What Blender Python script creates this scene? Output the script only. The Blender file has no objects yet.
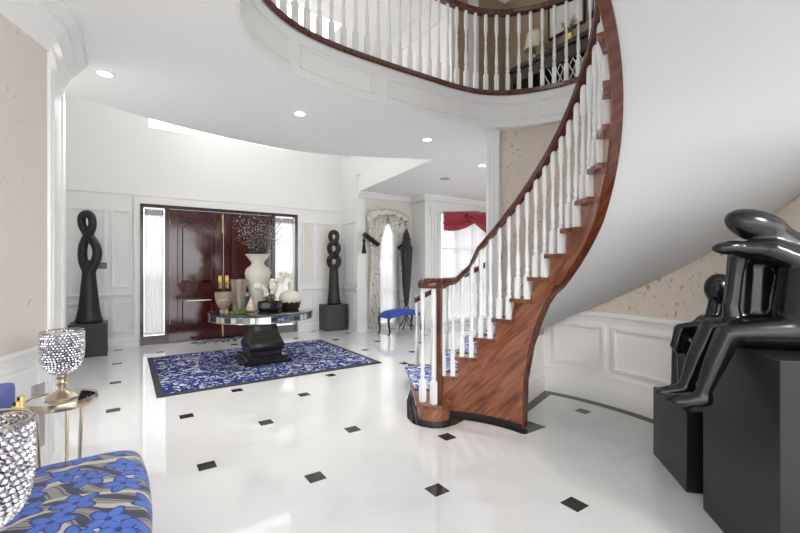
import bpy, bmesh, math, random
from mathutils import Vector, Matrix, Euler
random.seed(7)
COL = bpy.context.scene.collection
PI = math.pi
H = 1.42
YAW = math.radians(34.04)
CC, SS = math.cos(YAW), math.sin(YAW)
def R(d): return math.radians(d)
def heading(right, fwd):            # a direction given as right / forward of the view, in hall axes
    return Vector((right*CC+fwd*SS, -right*SS+fwd*CC, 0))

# ------------------------------------------------------------------ object helpers
def tag(o, label=None, cat=None, group=None, kind=None):
    if label: o['label'] = label
    if cat: o['category'] = cat
    if group: o['group'] = group
    if kind: o['kind'] = kind
    return o
def empty(name, loc=(0, 0, 0), rz=0):
    o = bpy.data.objects.new(name, None); COL.objects.link(o)
    o.location = loc; o.rotation_euler = (0, 0, rz); o.empty_display_size = .1
    return o
def obj(name, bm, mats, parent=None, smooth=False, label=None, kind=None):
    bmesh.ops.recalc_face_normals(bm, faces=bm.faces)
    me = bpy.data.meshes.new(name); bm.to_mesh(me); bm.free()
    if not isinstance(mats, (list, tuple)): mats = [mats]
    for m in mats: me.materials.append(m)
    if smooth:
        for p in me.polygons: p.use_smooth = True
        try: me.set_sharp_from_angle(angle=R(38))
        except Exception: pass
    o = bpy.data.objects.new(name, me); COL.objects.link(o)
    if parent: o.parent = parent
    if label: o['label'] = label
    if kind: o['kind'] = kind
    return o
def struct(name, bm, mats, parent=None, smooth=False):
    o = obj(name, bm, mats, parent, smooth)
    if parent is None: o['kind'] = 'structure'
    return o
def copy_part(o, parent, loc=None, rz=None):
    c = o.copy(); COL.objects.link(c); c.parent = parent
    if loc is not None: c.location = loc
    if rz is not None: c.rotation_euler = (0, 0, rz)
    return c
def NB(): return bmesh.new()

# ------------------------------------------------------------------ shape helpers
def box(bm, x0, x1, y0, y1, z0, z1, mi=0, bev=0):
    vs = [bm.verts.new(p) for p in ((x0,y0,z0),(x1,y0,z0),(x1,y1,z0),(x0,y1,z0),(x0,y0,z1),(x1,y0,z1),(x1,y1,z1),(x0,y1,z1))]
    fs = [bm.faces.new([vs[i] for i in q]) for q in ((3,2,1,0),(4,5,6,7),(0,1,5,4),(1,2,6,5),(2,3,7,6),(3,0,4,7))]
    for f_ in fs: f_.material_index = mi
    if bev:
        es = list({e for f_ in fs for e in f_.edges})
        bmesh.ops.bevel(bm, geom=es, offset=bev, segments=2, affect='EDGES', profile=.6)
def prism(bm, poly, z0, z1, mi=0):
    a = [bm.verts.new((p[0], p[1], z0)) for p in poly]; b = [bm.verts.new((p[0], p[1], z1)) for p in poly]
    n = len(poly)
    fs = [bm.faces.new(a[::-1]), bm.faces.new(b)]
    for i in range(n): fs.append(bm.faces.new((a[i], a[(i+1) % n], b[(i+1) % n], b[i])))
    for f_ in fs: f_.material_index = mi
def lathe(bm, prof, loc=(0, 0, 0), seg=20, mi=0, sx=1, sy=1, axis=None, cap=True):
    rings = []
    M = axis if axis is not None else Matrix.Identity(3)
    L = Vector(loc)
    for r, z in prof:
        if r < 1e-5: rings.append([bm.verts.new(L + M @ Vector((0, 0, z)))])
        else: rings.append([bm.verts.new(L + M @ Vector((r*sx*math.cos(2*PI*k/seg), r*sy*math.sin(2*PI*k/seg), z))) for k in range(seg)])
    for A, B in zip(rings, rings[1:]):
        for k in range(seg):
            k2 = (k+1) % seg
            if len(A) == 1 and len(B) == 1: continue
            if len(A) == 1: f_ = bm.faces.new((A[0], B[k], B[k2]))
            elif len(B) == 1: f_ = bm.faces.new((A[k], B[0], A[k2]))
            else: f_ = bm.faces.new((A[k], B[k], B[k2], A[k2]))
            f_.material_index = mi
    for G in (rings[0], rings[-1]):
        if cap and len(G) > 1:
            try: bm.faces.new(G).material_index = mi
            except ValueError: pass
def tube(bm, pts, rad, seg=8, closed=False, mi=0):
    pts = [Vector(p) for p in pts]; n = len(pts)
    rs = rad if isinstance(rad, (list, tuple)) else [rad]*n
    rings = []; ref = None
    for i, p in enumerate(pts):
        if closed: t = pts[(i+1) % n]-pts[i-1]
        else: t = pts[min(i+1, n-1)]-pts[max(i-1, 0)]
        t.normalize()
        if ref is None: ref = t.orthogonal().normalized()
        ref = (ref - t*ref.dot(t)).normalized(); b = t.cross(ref)
        rings.append([bm.verts.new(p+(ref*math.cos(2*PI*k/seg)+b*math.sin(2*PI*k/seg))*rs[i]) for k in range(seg)])
    m = n if closed else n-1
    for i in range(m):
        A, B = rings[i], rings[(i+1) % n]
        for k in range(seg): bm.faces.new((A[k], A[(k+1) % seg], B[(k+1) % seg], B[k])).material_index = mi
    if not closed:
        bm.faces.new(rings[0][::-1]).material_index = mi; bm.faces.new(rings[-1]).material_index = mi
def sweep(bm, path, prof, mi=0, closed=False, side=1):
    """prof: (lateral, vertical) polygon; lateral is to the right of travel (side=1), vertical is world up"""
    P_ = [Vector(p) for p in path]; n = len(P_); rings = []
    for i in range(n):
        if closed: a = P_[i]-P_[i-1]; b = P_[(i+1) % n]-P_[i]
        else: a = P_[i]-P_[max(i-1, 0)]; b = P_[min(i+1, n-1)]-P_[i]
        a.z = b.z = 0
        if a.length < 1e-7: a = b.copy()
        if b.length < 1e-7: b = a.copy()
        a.normalize(); b.normalize(); t = a+b
        if t.length < 1e-6: t = a
        t.normalize(); nn = Vector((t.y, -t.x, 0))*side
        k = 1/max(.35, a.dot(t))
        rings.append([bm.verts.new(P_[i]+nn*(l*k)+Vector((0, 0, v))) for l, v in prof])
    m = len(prof)
    for i in range(n if closed else n-1):
        A, B = rings[i], rings[(i+1) % n]
        for k in range(m): bm.faces.new((A[k], A[(k+1) % m], B[(k+1) % m], B[k])).material_index = mi
    if not closed:
        bm.faces.new(rings[0][::-1]).material_index = mi; bm.faces.new(rings[-1]).material_index = mi
def sphere(bm, c, rx, ry=None, rz=None, u=12, v=8, rot=None, mi=0):
    ry = rx if ry is None else ry; rz = rx if rz is None else rz
    prof = [(math.sin(PI*i/v), -math.cos(PI*i/v)) for i in range(v+1)]
    M = Matrix.Diagonal((rx, ry, rz))
    if rot is not None: M = rot @ M
    lathe(bm, prof, c, u, mi, axis=M)
def catmull(pts, n=8):
    P_ = [Vector(p) for p in pts]; out = []
    for i in range(len(P_)-1):
        p0, p1, p2, p3 = P_[max(i-1, 0)], P_[i], P_[i+1], P_[min(i+2, len(P_)-1)]
        for k in range(n):
            t = k/n
            out.append(.5*((2*p1)+(p2-p0)*t+(2*p0-5*p1+4*p2-p3)*t*t+(3*p1-p0-3*p2+p3)*t**3))
    out.append(P_[-1]); return out
def rect(w0, w1, v0, v1): return [(w0, v0), (w1, v0), (w1, v1), (w0, v1)]

# ------------------------------------------------------------------ materials
class NT:
    def __init__(s, name):
        s.m = bpy.data.materials.new(name); s.m.use_nodes = True
        s.t = s.m.node_tree; s.t.nodes.clear()
        s.out = s.n('ShaderNodeOutputMaterial'); s.b = s.n('ShaderNodeBsdfPrincipled')
        s.l(s.b.outputs[0], s.out.inputs[0])
    def n(s, ty, **kw):
        x = s.t.nodes.new(ty)
        for k, v in kw.items(): setattr(x, k, v)
        return x
    def l(s, a, b): s.t.links.new(a, b)
    def math(s, op, a, b=None, c=None):
        x = s.n('ShaderNodeMath', operation=op)
        for i, v in enumerate((a, b, c)):
            if v is None: continue
            if isinstance(v, (int, float)): x.inputs[i].default_value = v
            else: s.l(v, x.inputs[i])
        return x.outputs[0]
    def mix(s, f_, a, b):
        x = s.n('ShaderNodeMix', data_type='RGBA')
        for i, v in ((0, f_), (6, a), (7, b)):
            if isinstance(v, (int, float)): x.inputs[i].default_value = v
            elif isinstance(v, tuple): x.inputs[i].default_value = (*v, 1) if len(v) == 3 else v
            else: s.l(v, x.inputs[i])
        return x.outputs[2]
    def ramp(s, f_, stops, interp='LINEAR'):
        x = s.n('ShaderNodeValToRGB'); x.color_ramp.interpolation = interp
        e = x.color_ramp.elements
        while len(e) < len(stops): e.new(.5)
        for k, (p, c) in enumerate(stops): e[k].position = p; e[k].color = (*c, 1)
        s.l(f_, x.inputs[0]); return x.outputs[0]
    def coords(s, scale=(1, 1, 1), rot=(0, 0, 0), which='Object'):
        tc = s.n('ShaderNodeTexCoord'); mp = s.n('ShaderNodeMapping')
        mp.inputs['Scale'].default_value = scale; mp.inputs['Rotation'].default_value = rot
        s.l(tc.outputs[which], mp.inputs[0]); return mp.outputs[0]
    def noise(s, co, scale, detail=3, rough=.5, dist=0):
        x = s.n('ShaderNodeTexNoise'); s.l(co, x.inputs['Vector'])
        x.inputs['Scale'].default_value = scale; x.inputs['Detail'].default_value = detail
        x.inputs['Roughness'].default_value = rough; x.inputs['Distortion'].default_value = dist
        return x.outputs[0]
    def bump(s, h, strength=.2, dist=.01):
        x = s.n('ShaderNodeBump'); x.inputs['Strength'].default_value = strength; x.inputs['Distance'].default_value = dist
        s.l(h, x.inputs['Height']); s.l(x.outputs[0], s.b.inputs['Normal'])
def pm(name, col, rough=.5, metal=0, spec=.5, coat=0, noise=None, trans=0, emit=None, alpha=1, sheen=0):
    t = NT(name); b = t.b
    b.inputs['Base Color'].default_value = (*col, 1); b.inputs['Roughness'].default_value = rough
    b.inputs['Metallic'].default_value = metal; b.inputs['Specular IOR Level'].default_value = spec
    b.inputs['Coat Weight'].default_value = coat; b.inputs['Coat Roughness'].default_value = .05
    b.inputs['Transmission Weight'].default_value = trans; b.inputs['Alpha'].default_value = alpha
    if sheen: b.inputs['Sheen Weight'].default_value = sheen
    if emit:
        b.inputs['Emission Color'].default_value = (*emit[0], 1); b.inputs['Emission Strength'].default_value = emit[1]
    if noise:
        sc, amt = noise
        nz = t.noise(t.coords(), sc)
        t.l(t.mix(nz, tuple(max(0, c*(1-amt)) for c in col), tuple(min(1, c*(1+amt)) for c in col)), b.inputs['Base Color'])
    return t.m
M = {}
M['wall'] = pm('white_paint', (.88, .88, .875), .42, noise=(2, .012))
M['wood_white'] = pm('white_woodwork', (.88, .88, .872), .3)
M['ceil'] = pm('ceiling_white', (.94, .937, .93), .55)
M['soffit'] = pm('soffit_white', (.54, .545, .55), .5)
M['wains'] = pm('wainscot_white', (.88, .87, .85), .35)
M['taupe'] = pm('taupe_wall', (.40, .30, .205), .7, noise=(6, .08))
M['black'] = pm('black_lacquer', (.014, .014, .016), .14, coat=.3)
M['blackstone'] = pm('black_polished_stone', (.005, .005, .007), .2, spec=.5)
M['blackmatte'] = pm('charcoal_stone', (.017, .017, .018), .42, noise=(30, .25))
M['pedestal'] = pm('pedestal_black', (.012, .012, .0135), .30, spec=.4, noise=(3, .15))
M['marble_black'] = pm('black_marble', (.03, .028, .026), .1, noise=(14, .4))
M['brass'] = pm('brass', (.78, .55, .2), .22, 1)
M['chrome'] = pm('aged_chrome', (.62, .58, .52), .16, 1)
M['champagne'] = pm('champagne_metal', (.66, .55, .42), .24, 1)
M['mirror'] = pm('mirror', (.85, .88, .88), .03, 1)
M['mirror_dark'] = pm('dark_mirror', (.10, .12, .13), .06, 1)
M['mirror_grey'] = pm('grey_mirror', (.45, .47, .47), .08, 1)
M['tabletop'] = pm('black_glass_top', (.012, .016, .018), .04, coat=.6)
M['crystal'] = pm('crystal_bead', (.70, .69, .73), .06, .9, spec=.9)
M['votive'] = pm('plum_glass', (.20, .07, .08), .12, .3)
M['glass'] = pm('clear_glass', (.95, .97, .97), .02, trans=1)
M['amber'] = pm('smoked_amber_glass', (.86, .78, .66), .08, trans=.85)
M['pebble'] = pm('tan_pebbles', (.55, .44, .30), .6, noise=(60, .4))
M['cream'] = pm('cream_ceramic', (.74, .71, .62), .3, noise=(40, .05))
M['shell'] = pm('pink_shell', (.72, .56, .46), .35, noise=(30, .2))
M['bluebox'] = pm('blue_card', (.05, .16, .42), .5)
M['green'] = pm('moss_green', (.14, .20, .06), .8, noise=(60, .5))
M['petal'] = pm('orchid_petal', (.86, .83, .76), .5)
M['stem'] = pm('stem_brown', (.20, .15, .07), .7)
M['twig'] = pm('dark_twig', (.06, .045, .05), .8)
M['bud'] = pm('pale_bud', (.80, .78, .76), .7)
M['bluevelvet'] = pm('blue_velvet', (.025, .075, .40), .75, sheen=.12, noise=(40, .25))
M['red'] = pm('red_silk', (.36, .012, .03), .5, sheen=.3)
M['darkwood'] = pm('espresso_wood', (.03, .018, .012), .35)
M['blackcloth'] = pm('black_pleated_cloth', (.025, .027, .033), .7)
M['tassel'] = pm('black_tassel', (.015, .014, .016), .8)
M['vent'] = pm('grey_grille', (.42, .42, .43), .5, noise=(90, .4))
M['lamp_on'] = pm('lamp_glow', (1, .95, .85), .5, emit=((1, .93, .82), 6))
M['can'] = pm('can_trim', (.85, .85, .84), .4)
M['shade'] = pm('cream_lampshade', (.80, .74, .58), .7)
M['screen'] = pm('thermostat_screen', (.10, .16, .2), .25)
M['paper_white'] = pm('white_print', (.82, .82, .80), .5, noise=(7, .05))
M['leather'] = pm('black_frame', (.015, .015, .017), .35)
M['rail2'] = None

def wood(name, c1, c2, scale=(1, 1, 1), rough=.22, coat=.4, rot=(0, 0, 0)):
    t = NT(name); co = t.coords(scale, rot)
    n1 = t.noise(co, 9, 5, .6, .6); w = t.n('ShaderNodeTexWave'); t.l(co, w.inputs[0])
    w.inputs['Scale'].default_value = 4; w.inputs['Distortion'].default_value = 7; w.inputs['Detail'].default_value = 3
    f_ = t.math('ADD', t.math('MULTIPLY', n1, .75), t.math('MULTIPLY', w.outputs[1], .3))
    t.l(t.ramp(f_, [(.3, c1), (.72, c2)]), t.b.inputs['Base Color'])
    t.b.inputs['Roughness'].default_value = rough; t.b.inputs['Coat Weight'].default_value = coat
    t.b.inputs['Coat Roughness'].default_value = .08
    return t.m
def oak_mat():
    t = NT('red_oak'); g = t.n('ShaderNodeNewGeometry'); s = t.n('ShaderNodeSeparateXYZ'); t.l(g.outputs['Position'], s.inputs[0])
    dx = t.math('SUBTRACT', s.outputs[0], 1.80); dy = t.math('SUBTRACT', s.outputs[1], 2.20)
    arc = t.math('MULTIPLY', t.math('ARCTAN2', dy, dx), -1.07)
    al = t.math('ADD', t.math('MULTIPLY', arc, .70), t.math('MULTIPLY', s.outputs[2], .714))
    ac = t.math('SUBTRACT', t.math('MULTIPLY', s.outputs[2], .70), t.math('MULTIPLY', arc, .714))
    c = t.n('ShaderNodeCombineXYZ'); t.l(t.math('MULTIPLY', al, 2.2), c.inputs[0]); t.l(t.math('MULTIPLY', ac, 17), c.inputs[1])
    n1 = t.noise(c.outputs[0], 1.0, 5, .62, .9)
    c2 = t.n('ShaderNodeCombineXYZ'); t.l(t.math('MULTIPLY', al, 5), c2.inputs[0]); t.l(t.math('MULTIPLY', ac, 90), c2.inputs[1])
    n2 = t.noise(c2.outputs[0], 1.0, 3, .6, .3)
    f_ = t.math('ADD', t.math('MULTIPLY', n1, .72), t.math('MULTIPLY', n2, .30))
    t.l(t.ramp(f_, [(.34, (.075, .018, .008)), (.47, (.21, .062, .026)), (.66, (.36, .135, .062))]), t.b.inputs['Base Color'])
    t.b.inputs['Roughness'].default_value = .24; t.b.inputs['Coat Weight'].default_value = .35; t.b.inputs['Coat Roughness'].default_value = .1
    return t.m
M['oak'] = oak_mat()
M['oak_tread'] = wood('oak_tread', (.10, .024, .010), (.25, .075, .030), (2, 2, 9))
M['oak_dark'] = wood('dark_oak', (.06, .014, .008), (.125, .033, .017), (1.3, 1.3, 1.3))
M['mahog'] = wood('mahogany', (.030, .003, .003), (.085, .012, .009), (6, 6, .8), .12, .8)
M['mahog_dark'] = wood('dark_mahogany', (.018, .003, .003), (.04, .008, .007), (6, 6, .8), .2, .4)

def wallpaper(name, base, fleck, amt, scale=26, th=.62):
    t = NT(name); co = t.coords((1, 1, .8))
    n1 = t.noise(co, scale, 6, .72, .4); n2 = t.noise(co, scale*.4, 3, .6); n3 = t.noise(co, 2.2, 2)
    lim = t.math('ADD', th, t.math('MULTIPLY', t.math('SUBTRACT', .5, n2), .35))
    f_ = t.n('ShaderNodeMapRange'); f_.interpolation_type = 'SMOOTHSTEP'
    t.l(t.math('SUBTRACT', n1, lim), f_.inputs[0]); f_.inputs[1].default_value = 0; f_.inputs[2].default_value = .045
    c0 = t.mix(t.noise(co, 11, 4), tuple(x*.94 for x in base), tuple(min(1, x*1.06) for x in base))
    c0 = t.mix(n3, c0, tuple(min(1, x*1.03) for x in base))
    t.l(t.mix(t.math('MULTIPLY', f_.outputs[0], amt), c0, fleck), t.b.inputs['Base Color']); t.b.inputs['Roughness'].default_value = .65
    return t.m
M['paper'] = wallpaper('speckled_beige_wallpaper', (.70, .61, .53), (.25, .18, .14), .8, 30, .60)
M['paper_pale'] = wallpaper('pale_speckled_wallpaper', (.72, .665, .60), (.36, .28, .22), .6, 22, .645)
M['paper_cream'] = wallpaper('cream_wallpaper', (.83, .80, .73), (.66, .58, .46), .5, 18, .60)

def floor_mat():
    t = NT('white_marble_tiles')
    g = t.n('ShaderNodeNewGeometry'); s = t.n('ShaderNodeSeparateXYZ'); t.l(g.outputs['Position'], s.inputs[0])
    px = t.math('DIVIDE', t.math('SUBTRACT', s.outputs[0], .4805), .5804)
    py = t.math('DIVIDE', t.math('SUBTRACT', s.outputs[1], 3.170), .5804)
    def line(a):
        fr = t.math('ABSOLUTE', t.math('SUBTRACT', t.math('FRACT', t.math('ADD', a, .5)), .5))
        return t.math('LESS_THAN', fr, .0042)
    u = t.math('SUBTRACT', px, py); v = t.math('ADD', px, py)     # tile joints run on the diagonals
    j = t.math('MAXIMUM', line(u), line(v))
    co = t.n('ShaderNodeMapping'); t.l(g.outputs['Position'], co.inputs[0])
    n1 = t.noise(co.outputs[0], 1.7, 7, .62, 1.2); n2 = t.noise(co.outputs[0], 6, 4, .5)
    base = t.ramp(n1, [(.22, (.66, .665, .67)), (.45, (.735, .74, .745)), (.75, (.755, .76, .765))])
    t.l(t.mix(t.math('MULTIPLY', j, .3), base, (.60, .59, .57)), t.b.inputs['Base Color'])
    t.b.inputs['Roughness'].default_value = .07; t.b.inputs['Specular IOR Level'].default_value = .5
    t.b.inputs['Coat Weight'].default_value = .25; t.b.inputs['Coat Roughness'].default_value = .03
    t.bump(n2, .012, .01)
    return t.m
M['floor'] = floor_mat()

def rug_mat(name, sc, blue=(.035, .085, .36), light=(.66, .68, .70), dark=(.02, .035, .15), th=.5):
    t = NT(name); co = t.coords()
    v = t.n('ShaderNodeTexVoronoi', feature='DISTANCE_TO_EDGE'); t.l(co, v.inputs['Vector']); v.inputs['Scale'].default_value = sc*1.1
    n1 = t.noise(co, sc, 2.5, .6, 1.8); n2 = t.noise(co, sc*.7, 2, .5, 2.5)
    v2 = t.n('ShaderNodeTexVoronoi'); t.l(co, v2.inputs['Vector']); v2.inputs['Scale'].default_value = sc*.8
    f1 = t.math('GREATER_THAN', n1, th+.055); f2 = t.math('GREATER_THAN', n2, th+.06)
    c = t.mix(t.math('GREATER_THAN', t.math('MULTIPLY', n2, n1), .29), blue, tuple(x*1.8 for x in blue))
    c = t.mix(f2, c, dark); c = t.mix(f1, c, light)
    c = t.mix(t.math('LESS_THAN', v2.outputs['Distance'], .12), c, (.50, .36, .28))
    t.l(c, t.b.inputs['Base Color']); t.b.inputs['Roughness'].default_value = .95
    t.b.inputs['Specular IOR Level'].default_value = .2
    t.bump(t.noise(co, 160, 2), .5, .01)
    return t.m
M['rug'] = rug_mat('blue_leaf_rug', 10.5, (.018, .045, .22), (.64, .66, .70), (.008, .014, .07), .503)
M['rug_border'] = pm('charcoal_rug_border', (.045, .045, .06), .95)
M['mat'] = rug_mat('doormat_pattern', 9, (.03, .04, .10), (.62, .62, .62), (.02, .02, .05), .48)
M['runner'] = rug_mat('blue_white_runner', 17, (.03, .10, .45), (.78, .79, .80), (.02, .05, .25), .46)

def fabric_mat():
    t = NT('blue_floral_fabric'); co = t.coords()
    # grey swirls
    wv = t.n('ShaderNodeTexWave', wave_type='BANDS', bands_direction='DIAGONAL'); t.l(co, wv.inputs[0])
    wv.inputs['Scale'].default_value = 5.5; wv.inputs['Distortion'].default_value = 9; wv.inputs['Detail'].default_value = .6
    wv.inputs['Detail Scale'].default_value = .7
    c = t.ramp(wv.outputs[1], [(0, (.055, .06, .085)), (.32, (.055, .06, .085)), (.36, (.30, .29, .27)), (.58, (.36, .35, .33)), (.62, (.06, .065, .09)), (.72, (.06, .065, .09)), (.75, (.33, .31, .29))], 'CONSTANT')
    wl = t.n('ShaderNodeTexWave', wave_type='BANDS', bands_direction='Y'); t.l(co, wl.inputs[0])
    wl.inputs['Scale'].default_value = 2.2; wl.inputs['Distortion'].default_value = 12; wl.inputs['Detail'].default_value = 1
    c = t.mix(t.math('GREATER_THAN', wl.outputs[1], .87), c, (.60, .56, .49))
    # five-petal blue flowers on a scattered lattice
    v = t.n('ShaderNodeTexVoronoi', voronoi_dimensions='2D'); t.l(co, v.inputs['Vector'])
    v.inputs['Scale'].default_value = 6.6; v.inputs['Randomness'].default_value = .8
    sub = t.n('ShaderNodeVectorMath', operation='SUBTRACT')
    t.l(co, sub.inputs[0]); t.l(v.outputs['Position'], sub.inputs[1])
    s = t.n('ShaderNodeSeparateXYZ'); t.l(sub.outputs[0], s.inputs[0])
    an = t.math('ARCTAN2', s.outputs[1], s.outputs[0])
    sc = t.n('ShaderNodeSeparateXYZ'); t.l(v.outputs['Color'], sc.inputs[0])
    rr = t.math('SQRT', t.math('ADD', t.math('POWER', s.outputs[0], 2), t.math('POWER', s.outputs[1], 2)))
    ph = t.math('ADD', t.math('MULTIPLY', an, 5), t.math('MULTIPLY', sc.outputs[0], 6))
    cs = t.math('COSINE', ph)
    lim = t.math('ADD', .066, t.math('MULTIPLY', cs, .017))
    fl = t.math('LESS_THAN', rr, lim)
    inner = t.math('LESS_THAN', rr, t.math('SUBTRACT', lim, .012))
    vein = t.math('GREATER_THAN', t.math('ABSOLUTE', t.math('SINE', t.math('MULTIPLY', ph, .5))), .975)
    bl = t.mix(t.noise(co, 22, 2), (.045, .12, .50), (.12, .24, .72))
    bl = t.mix(t.math('MULTIPLY', vein, .8), bl, (.04, .08, .35))
    bl = t.mix(t.math('LESS_THAN', rr, .012), bl, (.03, .05, .2))
    c = t.mix(fl, c, (.035, .06, .30)); c = t.mix(inner, c, bl)
    t.l(c, t.b.inputs['Base Color']); t.b.inputs['Roughness'].default_value = .85
    t.b.inputs['Sheen Weight'].default_value = .15
    t.bump(t.noise(co, 350, 2), .15, .003)
    return t.m
M['fabric'] = fabric_mat()

def curtain_mat():
    t = NT('black_scroll_curtain'); co = t.coords((1, .3, 1))
    n = t.noise(co, 3.4, 0, .5, 1.6)
    a = t.math('ABSOLUTE', t.math('SUBTRACT', n, .5))
    n2 = t.noise(co, 5.6, 0, .5, 1.4); a2 = t.math('ABSOLUTE', t.math('SUBTRACT', n2, .47))
    f_ = t.math('MAXIMUM', t.math('LESS_THAN', a, .010), t.math('LESS_THAN', a2, .007))
    t.l(t.mix(f_, (.80, .77, .70), (.06, .05, .05)), t.b.inputs['Base Color']); t.b.inputs['Roughness'].default_value = .8
    return t.m
M['curtain'] = curtain_mat()
def sheer_mat():
    t = NT('sheer_voile'); co = t.coords((1, 1, .05))
    tr = t.n('ShaderNodeBsdfTransparent'); tl = t.n('ShaderNodeBsdfTranslucent'); df = t.n('ShaderNodeBsdfDiffuse')
    tl.inputs[0].default_value = (.40, .41, .42, 1); df.inputs[0].default_value = (.85, .85, .85, 1)
    a = t.n('ShaderNodeMixShader'); b = t.n('ShaderNodeMixShader'); a.inputs[0].default_value = .4
    t.l(tl.outputs[0], a.inputs[1]); t.l(df.outputs[0], a.inputs[2])
    t.l(t.math('ADD', .72, t.math('MULTIPLY', t.noise(co, 30, 2), .26)), b.inputs[0])
    t.l(tr.outputs[0], b.inputs[1]); t.l(a.outputs[0], b.inputs[2]); t.l(b.outputs[0], t.out.inputs[0])
    return t.m
M['sheer'] = sheer_mat()
def pane_mat():
    t = NT('window_pane'); tr = t.n('ShaderNodeBsdfTransparent'); gl = t.n('ShaderNodeBsdfGlossy'); gl.inputs['Roughness'].default_value = .02
    fr = t.n('ShaderNodeFresnel'); mx = t.n('ShaderNodeMixShader')
    t.l(t.math('MULTIPLY', fr.outputs[0], .6), mx.inputs[0]); t.l(tr.outputs[0], mx.inputs[1]); t.l(gl.outputs[0], mx.inputs[2]); t.l(mx.outputs[0], t.out.inputs[0])
    return t.m
M['pane'] = pane_mat()

# ------------------------------------------------------------------ levels and plan
CX, CY = 1.80, 2.20            # centre of the curved stair
RI, RO = 1.072, 2.33
RISE, STEP = .19, 9.55
ZC, ZF, ZT = 3.06, 3.42, 5.75  # lower ceiling, upper floor, upper ceiling
YD = 8.67                      # front door wall
def pol(r, deg, z=0): return Vector((CX+r*math.cos(R(deg)), CY+r*math.sin(R(deg)), z))
def th(k): return 54.6-STEP*(k-1)
def zs(t): return RISE*(1+(54.6-t)/STEP)
def depth(t):                  # how far the underside lies below the tread line
    for (a0, d0), (a1, d1) in zip(DEPTHS, DEPTHS[1:]):
        if a0 >= t >= a1: return d0+(d1-d0)*(a0-t)/(a0-a1)
    return DEPTHS[-1][1]
DEPTHS = [(90, .25), (-36, .25), (-48, .19), (-60, .15), (-75, .13), (-120, .13)]

# ------------------------------------------------------------------ floor with inlays
bm = NB()
def flat(poly, z, mi): bm.faces.new([bm.verts.new((p[0], p[1], z)) for p in poly]).material_index = mi
flat([(-3, -2.1), (9, -2.1), (9, 9), (-3, 9)], 0, 0)
for m in range(-6, 16):
    for n in range(-12, 12):
        if (m+n) % 2: continue
        x, y = .4805+.5804*m, 3.170+.5804*n
        d = math.hypot(x-CX, y-CY); a = math.degrees(math.atan2(y-CY, x-CX))
        if d < 2.6 and -110 < a < 75 and d > .95: continue
        if y > YD-.1 or y < -2: continue
        q = .0585
        flat([(x-q, y-q), (x+q, y-q), (x+q, y+q), (x-q, y+q)], .0008, 1)
for x, y, q in ((3.72, 2.30, .06),):
    flat([(x-q, y-q), (x+q, y-q), (x+q, y+q), (x-q, y+q)], .0008, 1)
def band(pa, pb, mi=1, z=.0010):
    for i in range(len(pa)-1): flat([pa[i], pa[i+1], pb[i+1], pb[i]], z, mi)
arc = [t for t in range(-80, 18, 3)]
band([pol(2.31, t) for t in arc], [pol(2.19, t) for t in arc])
band([pol(1.05, 18.9), pol(2.31, 18.9)], [pol(1.05, 13.6), pol(2.31, 16)], z=.0012)
flat([pol(1.00, 3)[:2], pol(1.29, 2.5)[:2], pol(1.29, 12.4)[:2], pol(1.00, 16)[:2]], .0014, 1)
arc = list(range(4, 56, 3))
band([pol(1.10, t) for t in arc], [pol(.985, t) for t in arc], z=.0016)
# bevelled dark border before the first step and round its rounded end
f1 = [(3.30, 4.47), (2.47, 3.53), (2.19, 3.12), (2.15, 2.98), (2.17, 2.88), (2.23, 2.79), (2.33, 2.74), (2.45, 2.74), (2.60, 2.78)]
f2 = [(3.42, 4.36), (2.60, 3.45), (2.31, 3.08), (2.27, 2.99), (2.28, 2.93), (2.32, 2.88), (2.38, 2.85), (2.45, 2.85), (2.60, 2.88)]
band(f1, f2, z=.0018)
struct('floor', bm, [M['floor'], M['marble_black']])

# ------------------------------------------------------------------ void outline (fascia path), far edge + rounded corners, then round the stair
void_far = catmull([(.78, 1.72, 0), (.55, 2.12, 0), (.565, 2.643, 0), (.694, 2.968, 0), (.90, 3.20, 0), (1.2, 3.37, 0), (1.6, 3.455, 0), (2.1, 3.475, 0), (2.72, 3.475, 0), (3.14, 3.46, 0), (3.50, 3.37, 0), (3.82, 3.12, 0), (4.04, 2.73, 0), (4.10, 2.40, 0)], 5)
void_arc = [pol(2.31, t) for t in range(1, -108, -4)]+[pol(2.31, -107.8)]
void_path = void_far+void_arc
void_close = [pol(1.0, -107.8), Vector((1.2, 1.3, 0)), Vector((.95, 1.5, 0))]
hole = void_path+void_close
# bridge edge over the front foyer
bridge = catmull([(-1.05, 4.70, 0), (.19, 5.27, 0), (1.2, 5.55, 0), (2.0, 5.60, 0), (2.75, 5.42, 0), (3.9, 4.88, 0)], 6)
outer = [Vector((-3, -2.5, 0)), Vector((9, -2.5, 0)), Vector((9, 7.5, 0)), Vector((5.8, 7.5, 0)), Vector((5.8, 8.05, 0)), Vector((4.25, 8.05, 0))]+bridge[::-1]+[Vector((-3, 4.7, 0))]
bm = NB()
def slab(bm, outer, hole, z0, z1):
    loops = []
    for z in (z0, z1):
        es = []; lv = []
        for loop in (outer, hole):
            vs = [bm.verts.new((p.x, p.y, z)) for p in loop]; lv.append(vs)
            for i in range(len(vs)): es.append(bm.edges.new((vs[i], vs[(i+1) % len(vs)])))
        bmesh.ops.triangle_fill(bm, use_beauty=True, use_dissolve=False, edges=es)
        loops.append(lv)
    for j in range(2):
        a, b = loops[0][j], loops[1][j]
        for i in range(len(a)): bm.faces.new((a[i], a[(i+1) % len(a)], b[(i+1) % len(a)], b[i]))
slab(bm, outer, hole, ZC, ZF)
struct('ceiling', bm, M['ceil'])
bm = NB(); 
for q in ((-3, 9, -2.5, 6.6), (-3, .6, 6.6, 11.2), (3.2, 9, 6.6, 11.2), (.6, 3.2, 7.5, 11.2)): box(bm, *q, ZT, ZT+.1)  # roof gap added to light the foyer; outer overhang added to block sun
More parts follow.
